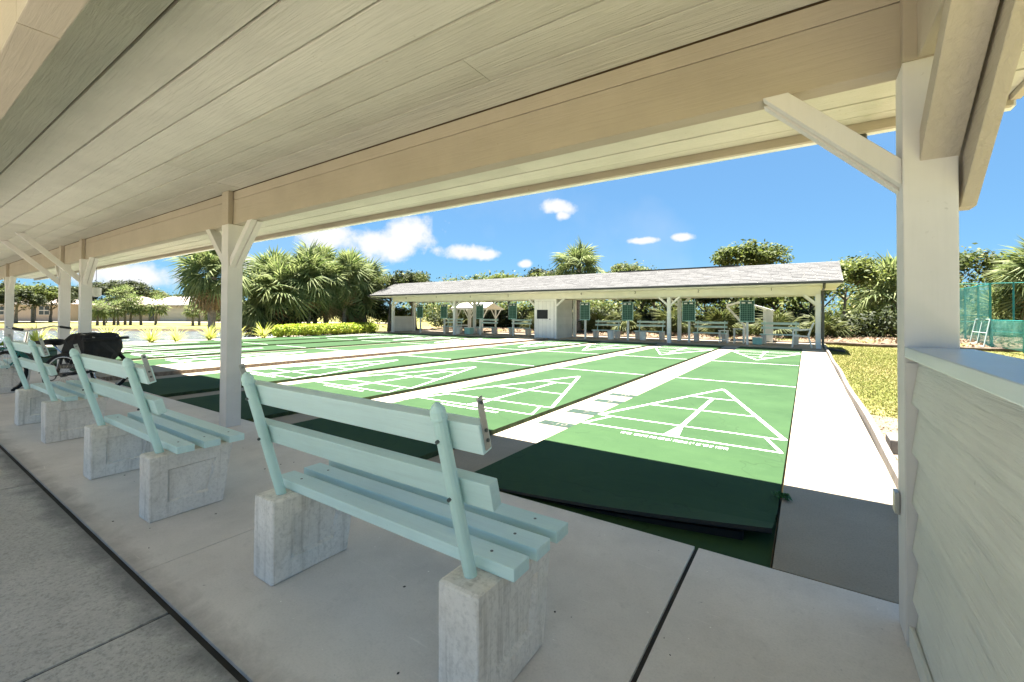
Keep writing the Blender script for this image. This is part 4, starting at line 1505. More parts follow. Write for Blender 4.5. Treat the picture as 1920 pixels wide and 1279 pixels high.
# ------------------------------------------------------------------ foliage helpers
def leaf_mesh(name, centers, normals, size, mats, elong=1.6, seed=0):
    """many small pointed leaves: each a bent pair of triangles joined as one island"""
    rg = np.random.default_rng(seed)
    n = len(centers)
    nz_ = normals / (np.linalg.norm(normals, axis=1, keepdims=True) + 1e-9)
    a = rg.normal(size=(n, 3))
    a -= nz_ * np.sum(a * nz_, 1, keepdims=True)
    a /= np.linalg.norm(a, axis=1, keepdims=True) + 1e-9
    c = np.cross(nz_, a)
    s = (size * rg.uniform(.6, 1.35, n))[:, None]
    p0 = centers - a * s * elong * .5
    p2 = centers + a * s * elong * .5 - nz_ * s * .15
    p1 = centers + c * s * .42 + nz_ * s * .10
    p3 = centers - c * s * .42 + nz_ * s * .10
    V = np.stack([p0, p1, p2, p3], 1).reshape(-1, 3)
    me = bpy.data.meshes.new(name)
    me.vertices.add(4 * n)
    me.vertices.foreach_set('co', V.astype(np.float32).ravel())
    idx = np.arange(4 * n, dtype=np.int32)
    me.loops.add(4 * n)
    me.loops.foreach_set('vertex_index', idx)
    me.polygons.add(n)
    me.polygons.foreach_set('loop_start', np.arange(0, 4 * n, 4, dtype=np.int32))
    me.polygons.foreach_set('loop_total', np.full(n, 4, dtype=np.int32))
    me.update(calc_edges=True)
    me.materials.append(mats)
    return me


def clump_points(blobs, per, rg, shell=.55):
    P, Nn = [], []
    for (c, r, k) in blobs:
        m = int(per * k)
        u = rg.normal(size=(m, 3))
        u /= np.linalg.norm(u, axis=1, keepdims=True)
        rad = rg.uniform(shell, 1.05, (m, 1)) ** .8
        P.append(np.array(c) + u * rad * np.array(r))
        Nn.append(u * .6 + rg.normal(size=(m, 3)) * .55 + np.array([0, 0, .55]))
    return np.concatenate(P), np.concatenate(Nn)


def make_crown(name, seed, mat, n_blobs, per, size, R0=1.0, H0=.8, airy=.55):
    """crown of unit-ish radius: ragged clumps around a centre at z=0"""
    rg = np.random.default_rng(seed)
    blobs = []
    for i in range(n_blobs):
        u = rg.normal(size=3)
        u /= np.linalg.norm(u)
        u[2] = abs(u[2]) * 1.0 - .25
        rr = rg.uniform(.45, 1.0)
        c = u * np.array([R0, R0, H0]) * rr
        s = rg.uniform(.20, .42)
        blobs.append((c, (s * 1.15, s * 1.15, s * .75), (s / .3) ** 2))
    P, Nn = clump_points(blobs, per, rg, .35)
    # stray sprigs
    m = int(len(P) * .05)
    u = rg.normal(size=(m, 3))
    u /= np.linalg.norm(u, axis=1, keepdims=True)
    P2 = u * np.array([R0, R0, H0]) * rg.uniform(.6, 1.06, (m, 1))
    P = np.concatenate([P, P2])
    Nn = np.concatenate([Nn, rg.normal(size=(m, 3)) + np.array([0, 0, .5])])
    return leaf_mesh(name, P, Nn, size, mat, 1.7, seed)


def make_trunk(name, seed, h, r, mat, lean=(0, 0), limbs=5, spread=.8, top=.9):
    """tapered trunk up to height h with limbs reaching into the crown"""
    rg = random.Random(seed)
    b = MB()
    pts = []
    for i in range(7):
        t = i / 6
        pts.append((lean[0] * t * t + rg.uniform(-1, 1) * .03 * h * t, lean[1] * t * t + rg.uniform(-1, 1) * .03 * h * t, h * t))
    b.tube(pts, [r * (1.35 if i == 0 else 1.0 - .55 * i / 6) for i in range(7)], 8)
    for k in range(limbs):
        t = rg.uniform(.55, 1.0)
        i = min(5, int(t * 6))
        p = Vector(pts[i]).lerp(Vector(pts[i + 1]), t * 6 - i)
        a = 2 * math.pi * (k + rg.uniform(-.3, .3)) / limbs
        q1 = p + Vector((math.cos(a) * spread * .45, math.sin(a) * spread * .45, top * .28))
        q2 = p + Vector((math.cos(a + .3) * spread, math.sin(a + .3) * spread, top * rg.uniform(.45, .9)))
        b.tube([p, q1, q2], [r * .42, r * .28, r * .08], 6)
        q3 = q1 + Vector((math.cos(a - .8) * spread * .5, math.sin(a - .8) * spread * .5, top * .35))
        b.tube([q1, q3], [r * .22, r * .05], 5)
    return b.mesh(name, mat, smooth=True)


# fan palm frond: petiole along +x then a fan of folded, drooping segments
def make_frond(seed, mat, droop, nseg=20, Lp=.55, Ls=.62):
    rg = random.Random(seed)
    b = MB()
    b.tube([(0, 0, 0), (Lp * .5, 0, .05), (Lp, 0, .03)], [.022, .014, .010], 4, False)
    for k in range(nseg):
        t = (k / (nseg - 1)) * 2 - 1
        a = t * R(118)
        L = Ls * (1 - .28 * abs(t) ** 1.5) * rg.uniform(.88, 1.08)
        d = Vector((math.cos(a), math.sin(a), 0))
        n = Vector((-d.y, d.x, 0))
        o = Vector((Lp + .10 * math.cos(a), .10 * math.sin(a) * .6, .03))
        w = .030
        p1 = o + d * L * .55 + Vector((0, 0, .06 - droop * .12 - .10 * t * t))
        p2 = o + d * L + Vector((0, 0, -.02 - droop * rg.uniform(.5, 1.0) * .42 - .18 * t * t))
        b.add([o + n * .004, o - n * .004, p1 - n * w + Vector((0, 0, -.012)), p1 + Vector((0, 0, .012)), p1 + n * w + Vector((0, 0, -.012)), p2],
              [(0, 1, 2, 3), (0, 3, 4), (3, 2, 5), (4, 3, 5)])
    return b.mesh('frond', mat)


FRONDS = [make_frond(s, M['frond'], d) for s, d in ((1, .35), (2, .8), (3, 1.25), (4, 1.6))]
PFRONDS = [make_frond(s, M['palmetto'], d) for s, d in ((11, .3), (12, .7), (13, 1.1))]
DEADF = [make_frond(s, M['frond_dead'], d, 16) for s, d in ((5, 1.4), (6, 1.8))]


def palm(loc, h, label, scale=1.0, nf=44, ndead=8, trunk_r=.14, lean=(0, 0), group=None, seed=0, name='cabbage_palm'):
    r = thing(name, label, 'palm', loc, 0, group)
    rg = random.Random(seed + 100)
    b = MB()
    pts, rad = [], []
    for i in range(9):
        t = i / 8
        pts.append((lean[0] * t * t, lean[1] * t * t, h * t))
        rad.append(trunk_r * (1.25 if i == 0 else 1.0) * (1 + .06 * math.sin(i * 2.4)) * (1.15 if i == 8 else 1))
    b.tube(pts, rad, 10)
    # boot stubs
    for k in range(26):
        t = rg.uniform(.62, 1.0)
        a = rg.uniform(0, 6.28)
        p = Vector((lean[0] * t * t, lean[1] * t * t, h * t))
        d = Vector((math.cos(a), math.sin(a), .9))
        b.tube([p + d * trunk_r * .8, p + d * (trunk_r * .8 + .16)], [.035, .012], 4)
    b.build('trunk', M['palm_bark'], r)
    top = Vector((lean[0], lean[1], h))
    for k in range(nf):
        az = k * 2.39996 + rg.uniform(-.25, .25)
        t = (k + .5) / nf
        el = R(82) - t * R(122) + rg.uniform(-.3, .3)
        v = min(3, int(t * 4))
        o = link('frond', FRONDS[v], r, top + Vector((0, 0, .10 - .22 * t)), None, scale * 1.32 * rg.uniform(.7, 1.14) * (.9 + .2 * (1 - t)))
        o.rotation_euler = Euler((rg.uniform(-1.1, 1.1), -el, az), 'XYZ')
    for k in range(ndead + 6):
        az = rg.uniform(0, 6.28)
        o = link('dry_frond', DEADF[k % 2], r, top + Vector((0, 0, -.16)), None, scale * 1.25 * rg.uniform(.75, .95))
        o.rotation_euler = Euler((rg.uniform(-.6, .6), R(rg.uniform(45, 75)), az), 'XYZ')
    return r


# palms of the left grove and elsewhere
palm((-24.8, 9.85, -.1), 3.05, 'shaggy cabbage palm by the pond, half hidden behind the second post', 1.2, 56, 18, .17, (.1, 0), None, 1)
palm((-26.6, 13.8, -.1), 3.2, 'tall cabbage palm just right of the second shelter post, left of the grove', 1.2, 56, 12, .15, (.1, .1), None, 2)
palm((-24.3, 14.7, -.1), 3.1, 'cabbage palm with a bare pale trunk rising behind the clipped hedge', 1.2, 62, 16, .13, (-.05, .1), None, 3)
palm((-24.0, 16.9, -.1), 3.35, 'cabbage palm in the grove beside the bare arching branches', 1.1, 54, 10, .13, (.15, .1), None, 4)
palm((-25.4, 15.8, -.1), 4.0, 'tallest cabbage palm at the back of the left grove', 1.05, 50, 8, .14, (0, 0), None, 5)
palm((-25.8, 12.4, -.1), 1.7, 'low cabbage palm spreading at the foot of the left grove', 1.3, 44, 4, .14, (0, 0), None, 6)
palm((-24.4, 17.9, -.1), 2.0, 'low dark palm at the right foot of the left grove', 1.3, 44, 5, .14, (0, 0), None, 7)
palm((-25.0, 13.3, -.1), 2.3, 'mid height palm between the tall palm and the pale trunked palm', 1.3, 46, 6, .13, (.1, .1), None, 12)
palm((-24.6, 16.0, -.1), 2.6, 'mid height palm right of the pale bare trunk in the grove', 1.25, 46, 8, .13, (.1, 0), None, 13)
palm((-23.9, 18.3, -.1), 2.9, 'palm below the bare arching branches at the right of the grove', 1.1, 44, 6, .13, (0, .1), None, 14)
palm((-11.7, 24.8, .1), 3.85, 'cabbage palm rising above the middle of the far shelter roof', 1.15, 50, 4, .15, (0, 0), None, 8)
palm((4.25, 34.4, .1), 2.0, 'drooping cabbage palm behind the tall right post, over the litter bed', 1.55, 46, 12, .2, (0, 0), None, 9)
palm((9.6, 32.6, 0), 2.9, 'dark cabbage palm cut off by the right frame edge', 1.35, 50, 10, .2, (0, 0), None, 10)
palm((8.6, 33.6, 0), .7, 'low fan palm behind the green fence at right', 1.4, 34, 4, .2, (0, 0), None, 11)


# low palmettos behind the far shelter
def palmetto(loc, sc_, label, seed):
    r = thing('saw_palmetto', label, 'palmetto', loc, 0, 'palmettos behind the far shelter')
    rg = random.Random(seed)
    for k in range(20):
        az = k * 2.4 + rg.uniform(-.3, .3)
        el = R(rg.uniform(15, 80))
        o = link('frond', PFRONDS[rg.choice((0, 1, 1, 2))], r, (0, 0, .1), None, sc_ * rg.uniform(.8, 1.15))
        o.rotation_euler = Euler((rg.uniform(-.5, .5), -el, az), 'XYZ')


for i, (x, y, s_, lab) in enumerate((
        (-3.6, 24.6, 1.25, 'saw palmetto seen between the first and second scoreboards'),
        (-1.2, 24.9, 1.2, 'saw palmetto behind the bent white canopy frame'),
        (.6, 25.2, 1.15, 'saw palmetto behind the white plastic chair'),
        (-6.2, 24.8, 1.3, 'saw palmetto with bright blades left of the second scoreboard'),
        (-8.6, 25.0, 1.2, 'saw palmetto behind the third scoreboard'),
        (-10.4, 24.9, 1.2, 'saw palmetto just right of the shed wall'),
        (-14.6, 25.0, 1.15, 'saw palmetto just left of the shed'),
        (-20.6, 24.3, 1.1, 'saw palmetto behind the leftmost scoreboard'))):
    palmetto((x, y, .1), s_, lab, 40 + i)

# broadleaf trees
CROWNS = [make_crown('crown', 201, M['leaf_a'], 26, 150, .075), make_crown('crown', 202, M['leaf_b'], 20, 120, .075, 1, .75),
          make_crown('crown', 203, M['leaf_c'], 28, 160, .075, 1, .9), make_crown('crown', 204, M['leaf_b'], 15, 85, .065, 1, .7),
          make_crown('crown', 205, M['leaf_a'], 18, 100, .07, 1, .8)]


def tree(loc, h, rad, ci, label, group=None, hgt=.8, trunk_r=.12, lean=(0, 0), seed=0, trunk_h=None, name='broadleaf_tree'):
    """h: height of crown centre; rad: crown radius"""
    r = thing(name, label, 'tree', loc, 0, group)
    th = trunk_h or h * .8
    link('trunk', make_trunk('trunk', seed, th, trunk_r, M['bark'], lean, 6, rad * .7, max(.4, h - th + rad * .6)), r)
    rg = random.Random(seed)
    link('crown', CROWNS[ci], r, (lean[0] * 1.1, lean[1] * 1.1, h), (0, 0, rg.uniform(0, 6.28)), (rad, rad, rad * hgt))
    return r


BG = [  # x, y, crown height, radius, crown kind, label
    (-22.6, 21.6, 2.7, 2.1, 2, 'dark leafy tree behind the left end of the far shelter'),
    (-21.3, 24.6, 3.3, 1.7, 3, 'airy pale tree rising left of the far shelter roof'),
    (-20.0, 27.0, 3.2, 2.0, 0, 'leafy tree behind the leftmost scoreboard'),
    (-18.4, 26.8, 3.1, 1.9, 1, 'olive tree showing just over the left part of the far roof'),
    (-16.5, 28.0, 3.3, 1.9, 2, 'dark tree behind the left white canopy'),
    (-15.0, 26.5, 3.2, 1.7, 1, 'rounded olive tree left of the shed, top over the roof'),
    (-13.4, 27.0, 3.2, 1.7, 3, 'thin topped tree left of the palm above the far roof'),
    (-12.9, 24.6, 2.0, 1.5, 2, 'dark bushy tree directly behind the shed'),
    (-10.6, 30.0, 3.8, 1.9, 1, 'olive tree right of the palm above the far roof'),
    (-8.8, 27.4, 2.6, 1.9, 2, 'dark tree behind the bench right of the shed'),
    (-8.9, 31.5, 4.0, 1.6, 3, 'airy tree top above the far roof right of the palm'),
    (-6.8, 27.0, 2.4, 1.8, 0, 'leafy tree behind the third scoreboard'),
    (-5.0, 28.0, 2.5, 1.9, 4, 'light green tree behind the mid post of the far shelter'),
    (-3.6, 33.6, 5.0, 2.0, 0, 'dense round tree standing above the right part of the far roof'),
    (-2.6, 33.9, 4.9, 1.6, 4, 'lighter right half of the round treetop above the far roof'),
    (-3.2, 27.4, 2.3, 1.8, 2, 'dark tree behind the second scoreboard from the right'),
    (-1.3, 27.2, 2.2, 1.8, 0, 'leafy tree behind the rightmost scoreboard'),
    (.2, 28.4, 2.5, 1.9, 1, 'olive tree behind the right end post of the far shelter'),
    (1.7, 30.8, 3.3, 1.7, 0, 'slender tree just right of the far shelter roof'),
    (3.1, 34.5, 3.7, 1.7, 3, 'airy oak with bent grey trunk over the litter bed'),
    (3.9, 38.0, 4.6, 1.8, 3, 'tall sparse tree just left of the big post'),
    (8.0, 39.5, 4.3, 2.4, 1, 'olive tree behind the green fence right of the big post'),
    (6.9, 41.0, 4.9, 1.4, 3, 'sparse treetop touching the right side of the big post'),
    (10.8, 40.0, 3.6, 2.4, 4, 'light green tree beyond the low green fence'),
    (6.0, 38.0, 2.6, 2.4, 1, 'olive bush tree hidden mostly behind the tall right post'),
]
for i, (x, y, h, rd, ci, lab) in enumerate(BG):
    tree((x, y, .05), h, rd, ci, lab, 'trees behind the far shelter', .85, .10 + .02 * (i % 3), ((i % 5 - 2) * .18, (i % 3 - 1) * .15), 300 + i)

# undergrowth that closes the view below the crowns
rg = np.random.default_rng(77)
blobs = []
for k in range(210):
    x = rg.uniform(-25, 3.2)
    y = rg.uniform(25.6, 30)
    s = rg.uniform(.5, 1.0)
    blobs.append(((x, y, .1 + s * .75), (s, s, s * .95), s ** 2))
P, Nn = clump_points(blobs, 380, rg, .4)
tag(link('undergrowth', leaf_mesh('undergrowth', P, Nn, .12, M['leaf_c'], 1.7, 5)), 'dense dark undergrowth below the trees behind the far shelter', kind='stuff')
blobs = []
for k in range(170):
    x = rg.uniform(-60, 28)
    y = rg.uniform(44, 56) - .25 * min(0, x + 20)
    s = rg.uniform(1.2, 2.4)
    blobs.append(((x, y, s * .9), (s * 1.2, s, s * 1.1), s ** 1.3))
P, Nn = clump_points(blobs, 110, rg, .5)
tag(link('far_wood', leaf_mesh('far_wood', P, Nn, .26, M['leaf_b'], 1.6, 6)), 'far band of woodland beyond the trees', kind='stuff')

# dark understorey of the left grove and its bare branches
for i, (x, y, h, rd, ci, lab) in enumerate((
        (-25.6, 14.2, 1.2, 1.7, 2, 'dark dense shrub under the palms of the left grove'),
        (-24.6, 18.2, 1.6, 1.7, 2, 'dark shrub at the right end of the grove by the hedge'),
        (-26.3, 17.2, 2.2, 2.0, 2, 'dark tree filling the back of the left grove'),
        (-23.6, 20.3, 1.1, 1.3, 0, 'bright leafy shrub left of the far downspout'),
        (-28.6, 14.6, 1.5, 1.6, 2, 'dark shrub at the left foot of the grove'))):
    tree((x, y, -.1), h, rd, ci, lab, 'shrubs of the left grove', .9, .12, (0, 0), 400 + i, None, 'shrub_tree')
sn = thing('bare_snag', 'bare arching grey branches over the right side of the left grove', 'dead tree', (-23.9, 18.4, 0))
b = MB()
b.tube([(-.5, -.4, 0), (-.4, -.3, 1.6), (-.2, -.3, 3.0), (-.5, -.5, 3.9), (-.75, -.6, 4.45)], [.11, .09, .06, .04, .012], 7)
b.tube([(-.2, -.3, 3.0), (.2, .1, 3.6), (.6, .5, 3.75), (1.2, 1.0, 3.45), (1.8, 1.5, 3.0)], [.05, .04, .03, .02, .008], 6)
b.tube([(-.75, -.6, 4.45), (-.3, -.2, 4.55), (.3, .3, 4.2), (1.0, .8, 3.7)], [.02, .02, .016, .006], 5)
b.tube([(.2, .1, 3.6), (.35, .2, 4.0), (.8, .5, 4.2)], [.03, .022, .006], 5)
b.tube([(.6, .5, 3.75), (.8, .6, 3.3), (.85, .7, 2.9)], [.02, .014, .005], 5)
b.tube([(1.2, 1.0, 3.45), (1.5, 1.2, 3.7)], [.016, .005], 5)
b.build('branches', M['dead_wood'], sn)
tree((-22.6, 19.2, 0), 3.3, 1.15, 3, 'sparse pale tree under the bare arching branches', None, .95, .08, (.2, .1), 421)
tree((-22.2, 20.8, 0), 3.6, 1.0, 3, 'thin airy tree left of the far shelter roof tip', None, 1.1, .07, (.1, .1), 422)

# clipped hedge beside the last lane
rg = np.random.default_rng(31)
blobs = []
for k in range(64):
    t = k / 63
    blobs.append(((-21.95 - .55 * t + rg.uniform(-.18, .18), 11.6 + 6.3 * t, .30 + rg.uniform(-.03, .05)), (.36, .28, .30), .6))
P, Nn = clump_points(blobs, 360, rg, .75)
P[:, 2] = np.clip(P[:, 2], -.05, .62 + rg.uniform(-.03, .03, len(P)))
hg = thing('clipped_hedge', 'clipped yellow green hedge along the end of the last lane', 'hedge', (0, 0, 0))
link('foliage', leaf_mesh('foliage', P, Nn, .075, M['hedge'], 1.5, 8), hg)
b = MB()
for k in range(22):
    t = k / 21
    b.tube([(-21.95 - .55 * t, 11.6 + 6.3 * t, -.1), (-21.93 - .55 * t, 11.65 + 6.3 * t, .4)], [.025, .012], 5)
b.build('stems', M['bark'], hg)


# striped grass tufts between the court and the pond
def make_tuft(seed):
    rg_ = random.Random(seed)
    b_ = MB()
    for k in range(64):
        a = rg_.uniform(0, 6.28)
        L = rg_.uniform(.35, .62)
        el = R(rg_.uniform(38, 84))
        d = Vector((math.cos(a), math.sin(a), 0))
        n = Vector((-d.y, d.x, 0))
        pts_ = []
        for j in range(4):
            t = j / 3
            pts_.append(d * (L * math.cos(el) * t + .18 * L * t * t) + Vector((0, 0, L * math.sin(el) * t - .42 * L * t * t * math.cos(el) - .05 * t * t)))
        w = .013
        vs_ = []
        for j, p in enumerate(pts_):
            ww = w * (1 - .9 * (j / 3) ** 2)
            vs_ += [p + n * ww, p - n * ww]
        b_.add(vs_, [(0, 1, 3, 2), (2, 3, 5, 4), (4, 5, 7, 6)])
    return b_.mesh('striped_grass', M['tuft'])


TUFTS = [make_tuft(s) for s in (1, 2, 3)]
TL = [(-22.0, 11.0, 1.2, 'grass tuft touching the left end of the clipped hedge'), (-22.2, 9.9, 1.0, 'grass tuft two places left of the hedge'),
      (-22.1, 8.7, 1.1, 'grass tuft just right of the second post'), (-22.2, 7.5, 1.0, 'grass tuft hidden partly behind the second post'),
      (-22.1, 6.6, 1.15, 'grass tuft at the foot of the pond palm'), (-22.2, 5.35, 1.15, 'grass tuft standing alone left of the pond palm'),
      (-22.1, 4.1, 1.0, 'smaller grass tuft left of the lone one before the pond'), (-22.2, 3.45, 1.2, 'bushy grass tuft with water behind it'),
      (-22.3, 2.1, 1.1, 'grass tuft right of the black bag top'), (-22.2, 1.2, 1.1, 'grass tuft seen above the black bag'),
      (-22.3, .3, 1.2, 'grass tuft between the paired posts'), (-22.2, -.7, 1.2, 'grass tuft right of the fifth post'),
      (-22.3, -1.5, 1.15, 'grass tuft above the third bench back')]
for i, (x, y, s_, lab) in enumerate(TL):
    o = link('striped_grass', TUFTS[i % 3], None, (x, y, -.07), (0, 0, i * 1.3), s_ * 1.5)
    tag(o, lab, 'grass plant', 'striped grass tufts along the pond')
# low bright ground cover between tufts at the far left
blobs = [((-22.6 + rg.uniform(-.4, .4), -6 + 8.4 * k / 40, .05), (.4, .4, .22), .6) for k in range(41)]
P, Nn = clump_points(blobs, 160, rg, .4)
tag(link('ground_cover', leaf_mesh('ground_cover', P, Nn, .08, M['hedge'], 2.2, 12)), 'bright low ground cover along the pond at left', kind='stuff')

# ------------------------------------------------------------------ far bank: small palms, trees, houses, road
def crown_ball(seed, mat, nfr=46):
    rg_ = random.Random(seed)
    b_ = MB()
    for k in range(nfr):
        az = k * 2.39996
        t = (k + .5) / nfr
        el = R(85) - t * R(150)
        Lx = rg_.uniform(.8, 1.15)
        d0 = Vector((math.cos(az) * math.cos(el), math.sin(az) * math.cos(el), math.sin(el)))
        side = Vector((-math.sin(az), math.cos(az), 0))
        upv = side.cross(d0) * -1
        for j in range(7):
            tt = (j / 6) * 2 - 1
            dd = (d0 * math.cos(tt * 1.5) + side * math.sin(tt * 1.5)).normalized()
            o_ = d0 * Lx * .55
            e_ = o_ + dd * Lx * .5 + Vector((0, 0, -.16 - .1 * t))
            nn = dd.cross(Vector((0, 0, 1))).normalized() * .045
            mid = (o_ + e_) / 2 + Vector((0, 0, .05))
            b_.add([o_, mid - nn, e_, mid + nn], [(0, 1, 2, 3)])
    return b_.mesh('crown', mat)


BALLS = [crown_ball(s, M['frond']) for s in (1, 2, 3)]
FARP = [(42, 183, 1.55, 1.0, 'far bank palm right of the third post, first of the row'), (43, 196, 1.5, 1.0, 'far bank palm second of the row right of the posts'),
        (44, 214, 2.9, 1.1, 'taller far bank palm left of the white garage door'), (42, 222, 1.6, .95, 'short leaning palm on the far bank by the mailbox'),
        (45, 235, 2.95, 1.25, 'tall crowned palm on the far bank among the row'), (43, 245, 2.1, 1.15, 'stout palm with thick trunk in mid far bank row'),
        (43, 265, 1.85, 1.05, 'small palm on the bank in front of the middle house'), (43, 292, 1.95, 1.15, 'round crowned palm alone before the garage'),
        (42, 362, 1.5, .9, 'leaning small palm left of the pond palm'), (44, 374, 2.2, 1.1, 'larger far bank palm touching the pond palm trunk'),
        (43, 392, 1.1, .8, 'shortest palm behind the pond palm trunk'), (44, 486, 1.2, .9, 'far bank palm seen right of the second post')]
ux = 821.9
for i, (dep, u, h, s_, lab) in enumerate(FARP):
    k = (u - 960) / ux
    d = Vector((_f.x + _rt.x * k, _f.y + _rt.y * k))
    x, y = d.x * dep, d.y * dep
    r = thing('bank_palm', lab, 'palm', (x, y, -.1), i * .7, 'small palms on the far bank')
    b = MB()
    ln = (-1) ** i * .18
    b.tube([(0, 0, 0), (ln * .3, 0, h * .5), (ln, 0, h)], [.13, .085, .08], 7)
    b.build('trunk', M['bark'], r)
    link('crown', BALLS[i % 3], r, (ln, 0, h + .1), (0, 0, i), s_)
for i, (dep, u, h, rd, ci, lab) in enumerate((
        (50, 62, 3.3, 2.2, 0, 'big bright leafed tree on the far bank between left posts'), (47, 30, 2.6, 1.8, 2, 'dark tree with pale trunk on the far bank at left'),
        (52, 95, 3.0, 2.0, 2, 'dark tree on the far bank just left of the fourth post'), (62, 192, 4.2, 2.2, 2, 'dark tree behind the third post on the far bank'),
        (66, 240, 4.6, 2.4, 2, 'dark tree behind the palm row'), (70, 285, 3.6, 2.6, 1, 'tree standing above the middle house roof'),
        (74, 330, 3.0, 2.6, 1, 'low tree behind the middle house at right'), (68, 375, 3.4, 2.0, 2, 'dark tree behind the pond palm'),
        (66, 8, 4.2, 2.6, 2, 'dark tree at the left frame edge on the far bank'), (60, 140, 3.6, 2.0, 2, 'dark tree between the paired posts on the far bank'),
        (76, 262, 3.4, 3.0, 1, 'wide tree behind the middle house at left'), (58, 500, 2.8, 2.2, 0, 'leafy tree behind the grove on the far bank'))):
    k = (u - 960) / ux
    d = Vector((_f.x + _rt.x * k, _f.y + _rt.y * k))
    tree((d.x * dep, d.y * dep, -.1), h, rd, ci, lab, 'trees on the far bank', .85, .16, (.2, .1), 500 + i)


def house(p, rz, w, dpt, hw_, hr, label, openings):
    r = thing('house', label, 'house', (p[0], p[1], -.1), rz, 'houses across the pond')
    MB().box(-w / 2, w / 2, 0, dpt, 0, hw_).build('wall', M['house_wall'], r)
    e = .6
    b = MB()
    x0, x1, y0, y1, z0, z1 = -w / 2 - e, w / 2 + e, -e, dpt + e, hw_ + .002, hw_ + hr
    b.add([(x0, y0, z0), (x1, y0, z0), (x1, y1, z0), (x0, y1, z0), (x0 + dpt * .5, dpt / 2, z1), (x1 - dpt * .5, dpt / 2, z1)],
          [(0, 1, 5, 4), (1, 2, 5), (2, 3, 4, 5), (3, 0, 4), (3, 2, 1, 0)])
    rf_ = b.build('roof', M['house_roof'], r)
    MB().box(x0, x1, y0 - .03, y0 - .002, z0 - .18, z0 + .03).build('fascia', M['house_white'], rf_)
    for (kind, xa, xb, za, zb) in openings:
        if kind == 'window':
            f = MB().box(xa, xb, -.06, -.002, za, zb).build('window', M['house_white'], r)
            nx = 2
            for a in range(nx):
                for c in range(2):
                    wx = (xb - xa) / nx
                    wz = (zb - za) / 2
                    MB().box(xa + a * wx + .06, xa + (a + 1) * wx - .06, -.075, -.062, za + c * wz + .06, za + (c + 1) * wz - .06).build('pane', M['glass_dark'], f)
        elif kind == 'garage':
            f = MB().box(xa, xb, -.05, -.002, za, zb).build('garage_door', M['house_white'], r)
            for c in range(4):
                z_ = za + (zb - za) * c / 4
                MB().box(xa + .05, xb - .05, -.07, -.052, z_ + .03, z_ + (zb - za) / 4 - .02).build('panel', M['house_white'], f)
        else:
            f = MB().box(xa, xb, -.05, -.002, za, zb).build('door', M['glass_dark'], r)
    return r


def face_rz(x, y):
    return math.atan2(y, x) + math.pi / 2 - math.pi + math.pi


def at_dir(u, dep):
    k = (u - 960) / ux
    return ((_f.x + _rt.x * k) * dep, (_f.y + _rt.y * k) * dep)


for (u, dep, w, lab, op) in (
        (50, 56, 10, 'cream house with four-pane window at far left across the pond', [('window', 1.6, 3.0, .9, 2.1), ('door', .6, 1.2, .1, 2.0), ('window', -3.4, -2.2, .9, 2.0)]),
        (205, 60, 9, 'cream house behind the row of bank palms', [('garage', -2.9, 1.2, .1, 2.1), ('window', 2.4, 3.4, .9, 2.0)]),
        (315, 60, 10, 'cream house with wide garage door left of the pond palm', [('garage', -1.0, 2.6, .1, 2.1), ('door', -2.6, -1.9, .1, 2.0), ('window', -4.2, -3.1, .9, 2.0)]),
        (485, 62, 9, 'pale house glimpsed right of the second post across the pond', [('garage', -2, 1.5, .1, 2.1), ('window', 2.2, 3.3, .9, 2.0)])):
    x, y = at_dir(u, dep)
    house((x, y), math.atan2(_rt.y, _rt.x) + .0, w, 7.0, 2.35, 1.25, lab, op)
# road on the far bank
a0, a1 = at_dir(-300, 52.5), at_dir(760, 52.5)
c0, c1 = at_dir(-300, 56.5), at_dir(760, 56.5)
MBv = MB().add([(a0[0], a0[1], .02), (a1[0], a1[1], .02), (c1[0], c1[1], .03), (c0[0], c0[1], .03)], [(0, 1, 2, 3)])
tag(MBv.build('far_road', M['walk']), kind='structure')
# mailbox
x, y = at_dir(200, 50)
mbx = thing('mailbox', 'small dark mailbox on a post before the far houses', 'mailbox', (x, y, -.05))
MB().box(-.05, .05, -.05, .05, 0, .75).build('post', M['timber'], mbx)
MB().box(-.16, .16, -.22, .22, .75, 1.05).build('box', M['grey_plastic'], mbx, bevel=.03)

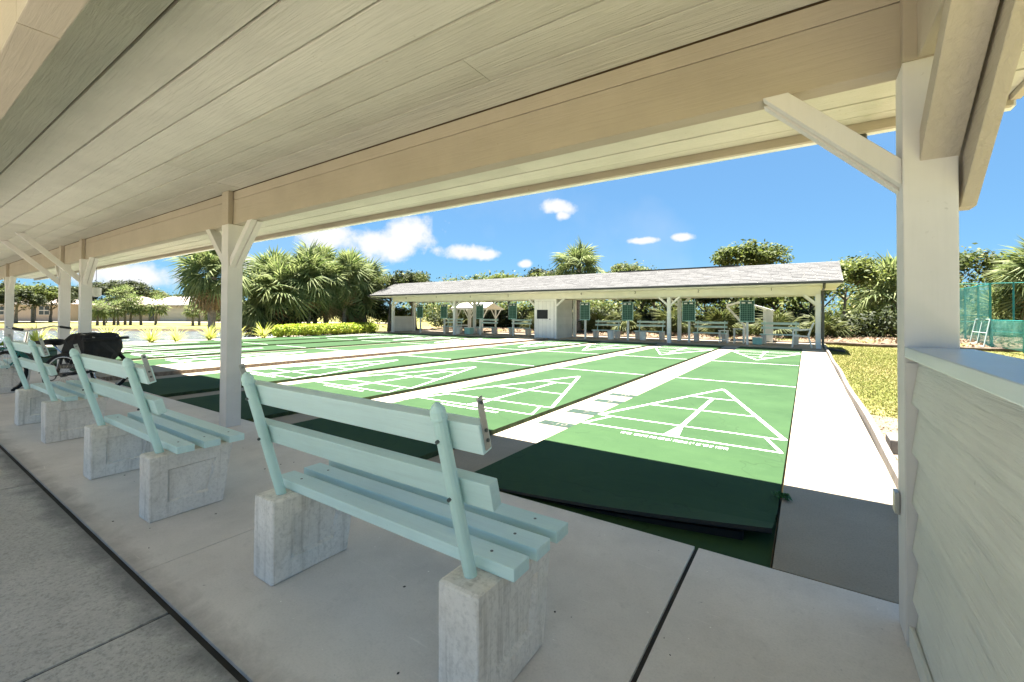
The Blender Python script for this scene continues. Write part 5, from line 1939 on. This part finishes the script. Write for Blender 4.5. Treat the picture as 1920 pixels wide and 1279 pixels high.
# ------------------------------------------------------------------ lawn blades, litter, weed
rg = np.random.default_rng(5)
n = 90000
xx = .62 + rg.beta(1.1, 1.6, n) * 6.0
yy = 5.6 + rg.beta(1.0, 1.5, n) * 17.5
keep = (xx < .62 + (yy) * .32)
xx, yy = xx[keep], yy[keep]
P = np.stack([xx, yy, np.full(len(xx), -.05)], 1)
Nn = rg.normal(size=(len(xx), 3)) * np.array([1, 1, .6])
tag(link('lawn_grass', leaf_mesh('lawn_grass', P, Nn, .014, M['grass'], 2.4, 3)), 'dry yellow green lawn beside the walkway', kind='stuff')
n = 9000
P = np.stack([rg.uniform(-22, 9, n), rg.uniform(22.5, 30, n), np.zeros(n)], 1)
P[:, 2] = terrain_h(P[:, 0], P[:, 1]) + .05
tag(link('leaf_litter', leaf_mesh('leaf_litter', P, rg.normal(size=(n, 3)) * .5 + np.array([0, 0, 1]), .10, M['dry'], 1.6, 4)), 'brown leaf litter on the bed behind the far shelter', kind='stuff')
n = 1500
P = np.stack([rg.uniform(.6, 1.6, n), rg.uniform(2.5, 6.2, n), np.full(n, -.038)], 1)
tag(link('gravel', leaf_mesh('gravel', P, rg.normal(size=(n, 3)) * .5 + np.array([0, 0, 1]), .022, M['dry'], 1.2, 4)), 'loose chips beside the walkway edging', kind='stuff')
b = MB()
rw = random.Random(4)
for k in range(46):
    a = rw.uniform(0, 6.28)
    d = Vector((math.cos(a), math.sin(a), 0))
    nn_ = Vector((-d.y, d.x, 0)) * .008
    L = rw.uniform(.015, .05)
    o_ = d * rw.uniform(0, .03)
    p = o_ + d * L * .5 + Vector((0, 0, rw.uniform(.01, .035)))
    q_ = o_ + d * L + Vector((0, 0, rw.uniform(.0, .03)))
    b.add([o_, p - nn_, q_, p + nn_], [(0, 1, 2, 3)])
tag(b.build('weed_tuft', M['weed'], loc=(-.135, 3.25, .003)), 'small green weed in the crack between nearest lane and walkway', 'weed')
# specks and bits on the floor
b = MB()
rw = random.Random(14)
for k in range(46):
    x, y = rw.uniform(-4.5, .2), rw.uniform(.75, 2.3)
    s_ = rw.uniform(.002, .007)
    a = rw.uniform(0, 6.28)
    d = Vector((math.cos(a), math.sin(a), 0)) * s_
    e = Vector((-d.y, d.x, 0)) * rw.uniform(.4, .9)
    o_ = Vector((x, y, .001))
    b.prism([o_ + d, o_ + e, o_ - d, o_ - e], (0, 0, .0025))
tag(b.build('floor_debris', M['dead_wood']), 'tiny dry bits scattered on the shelter floor', kind='stuff')
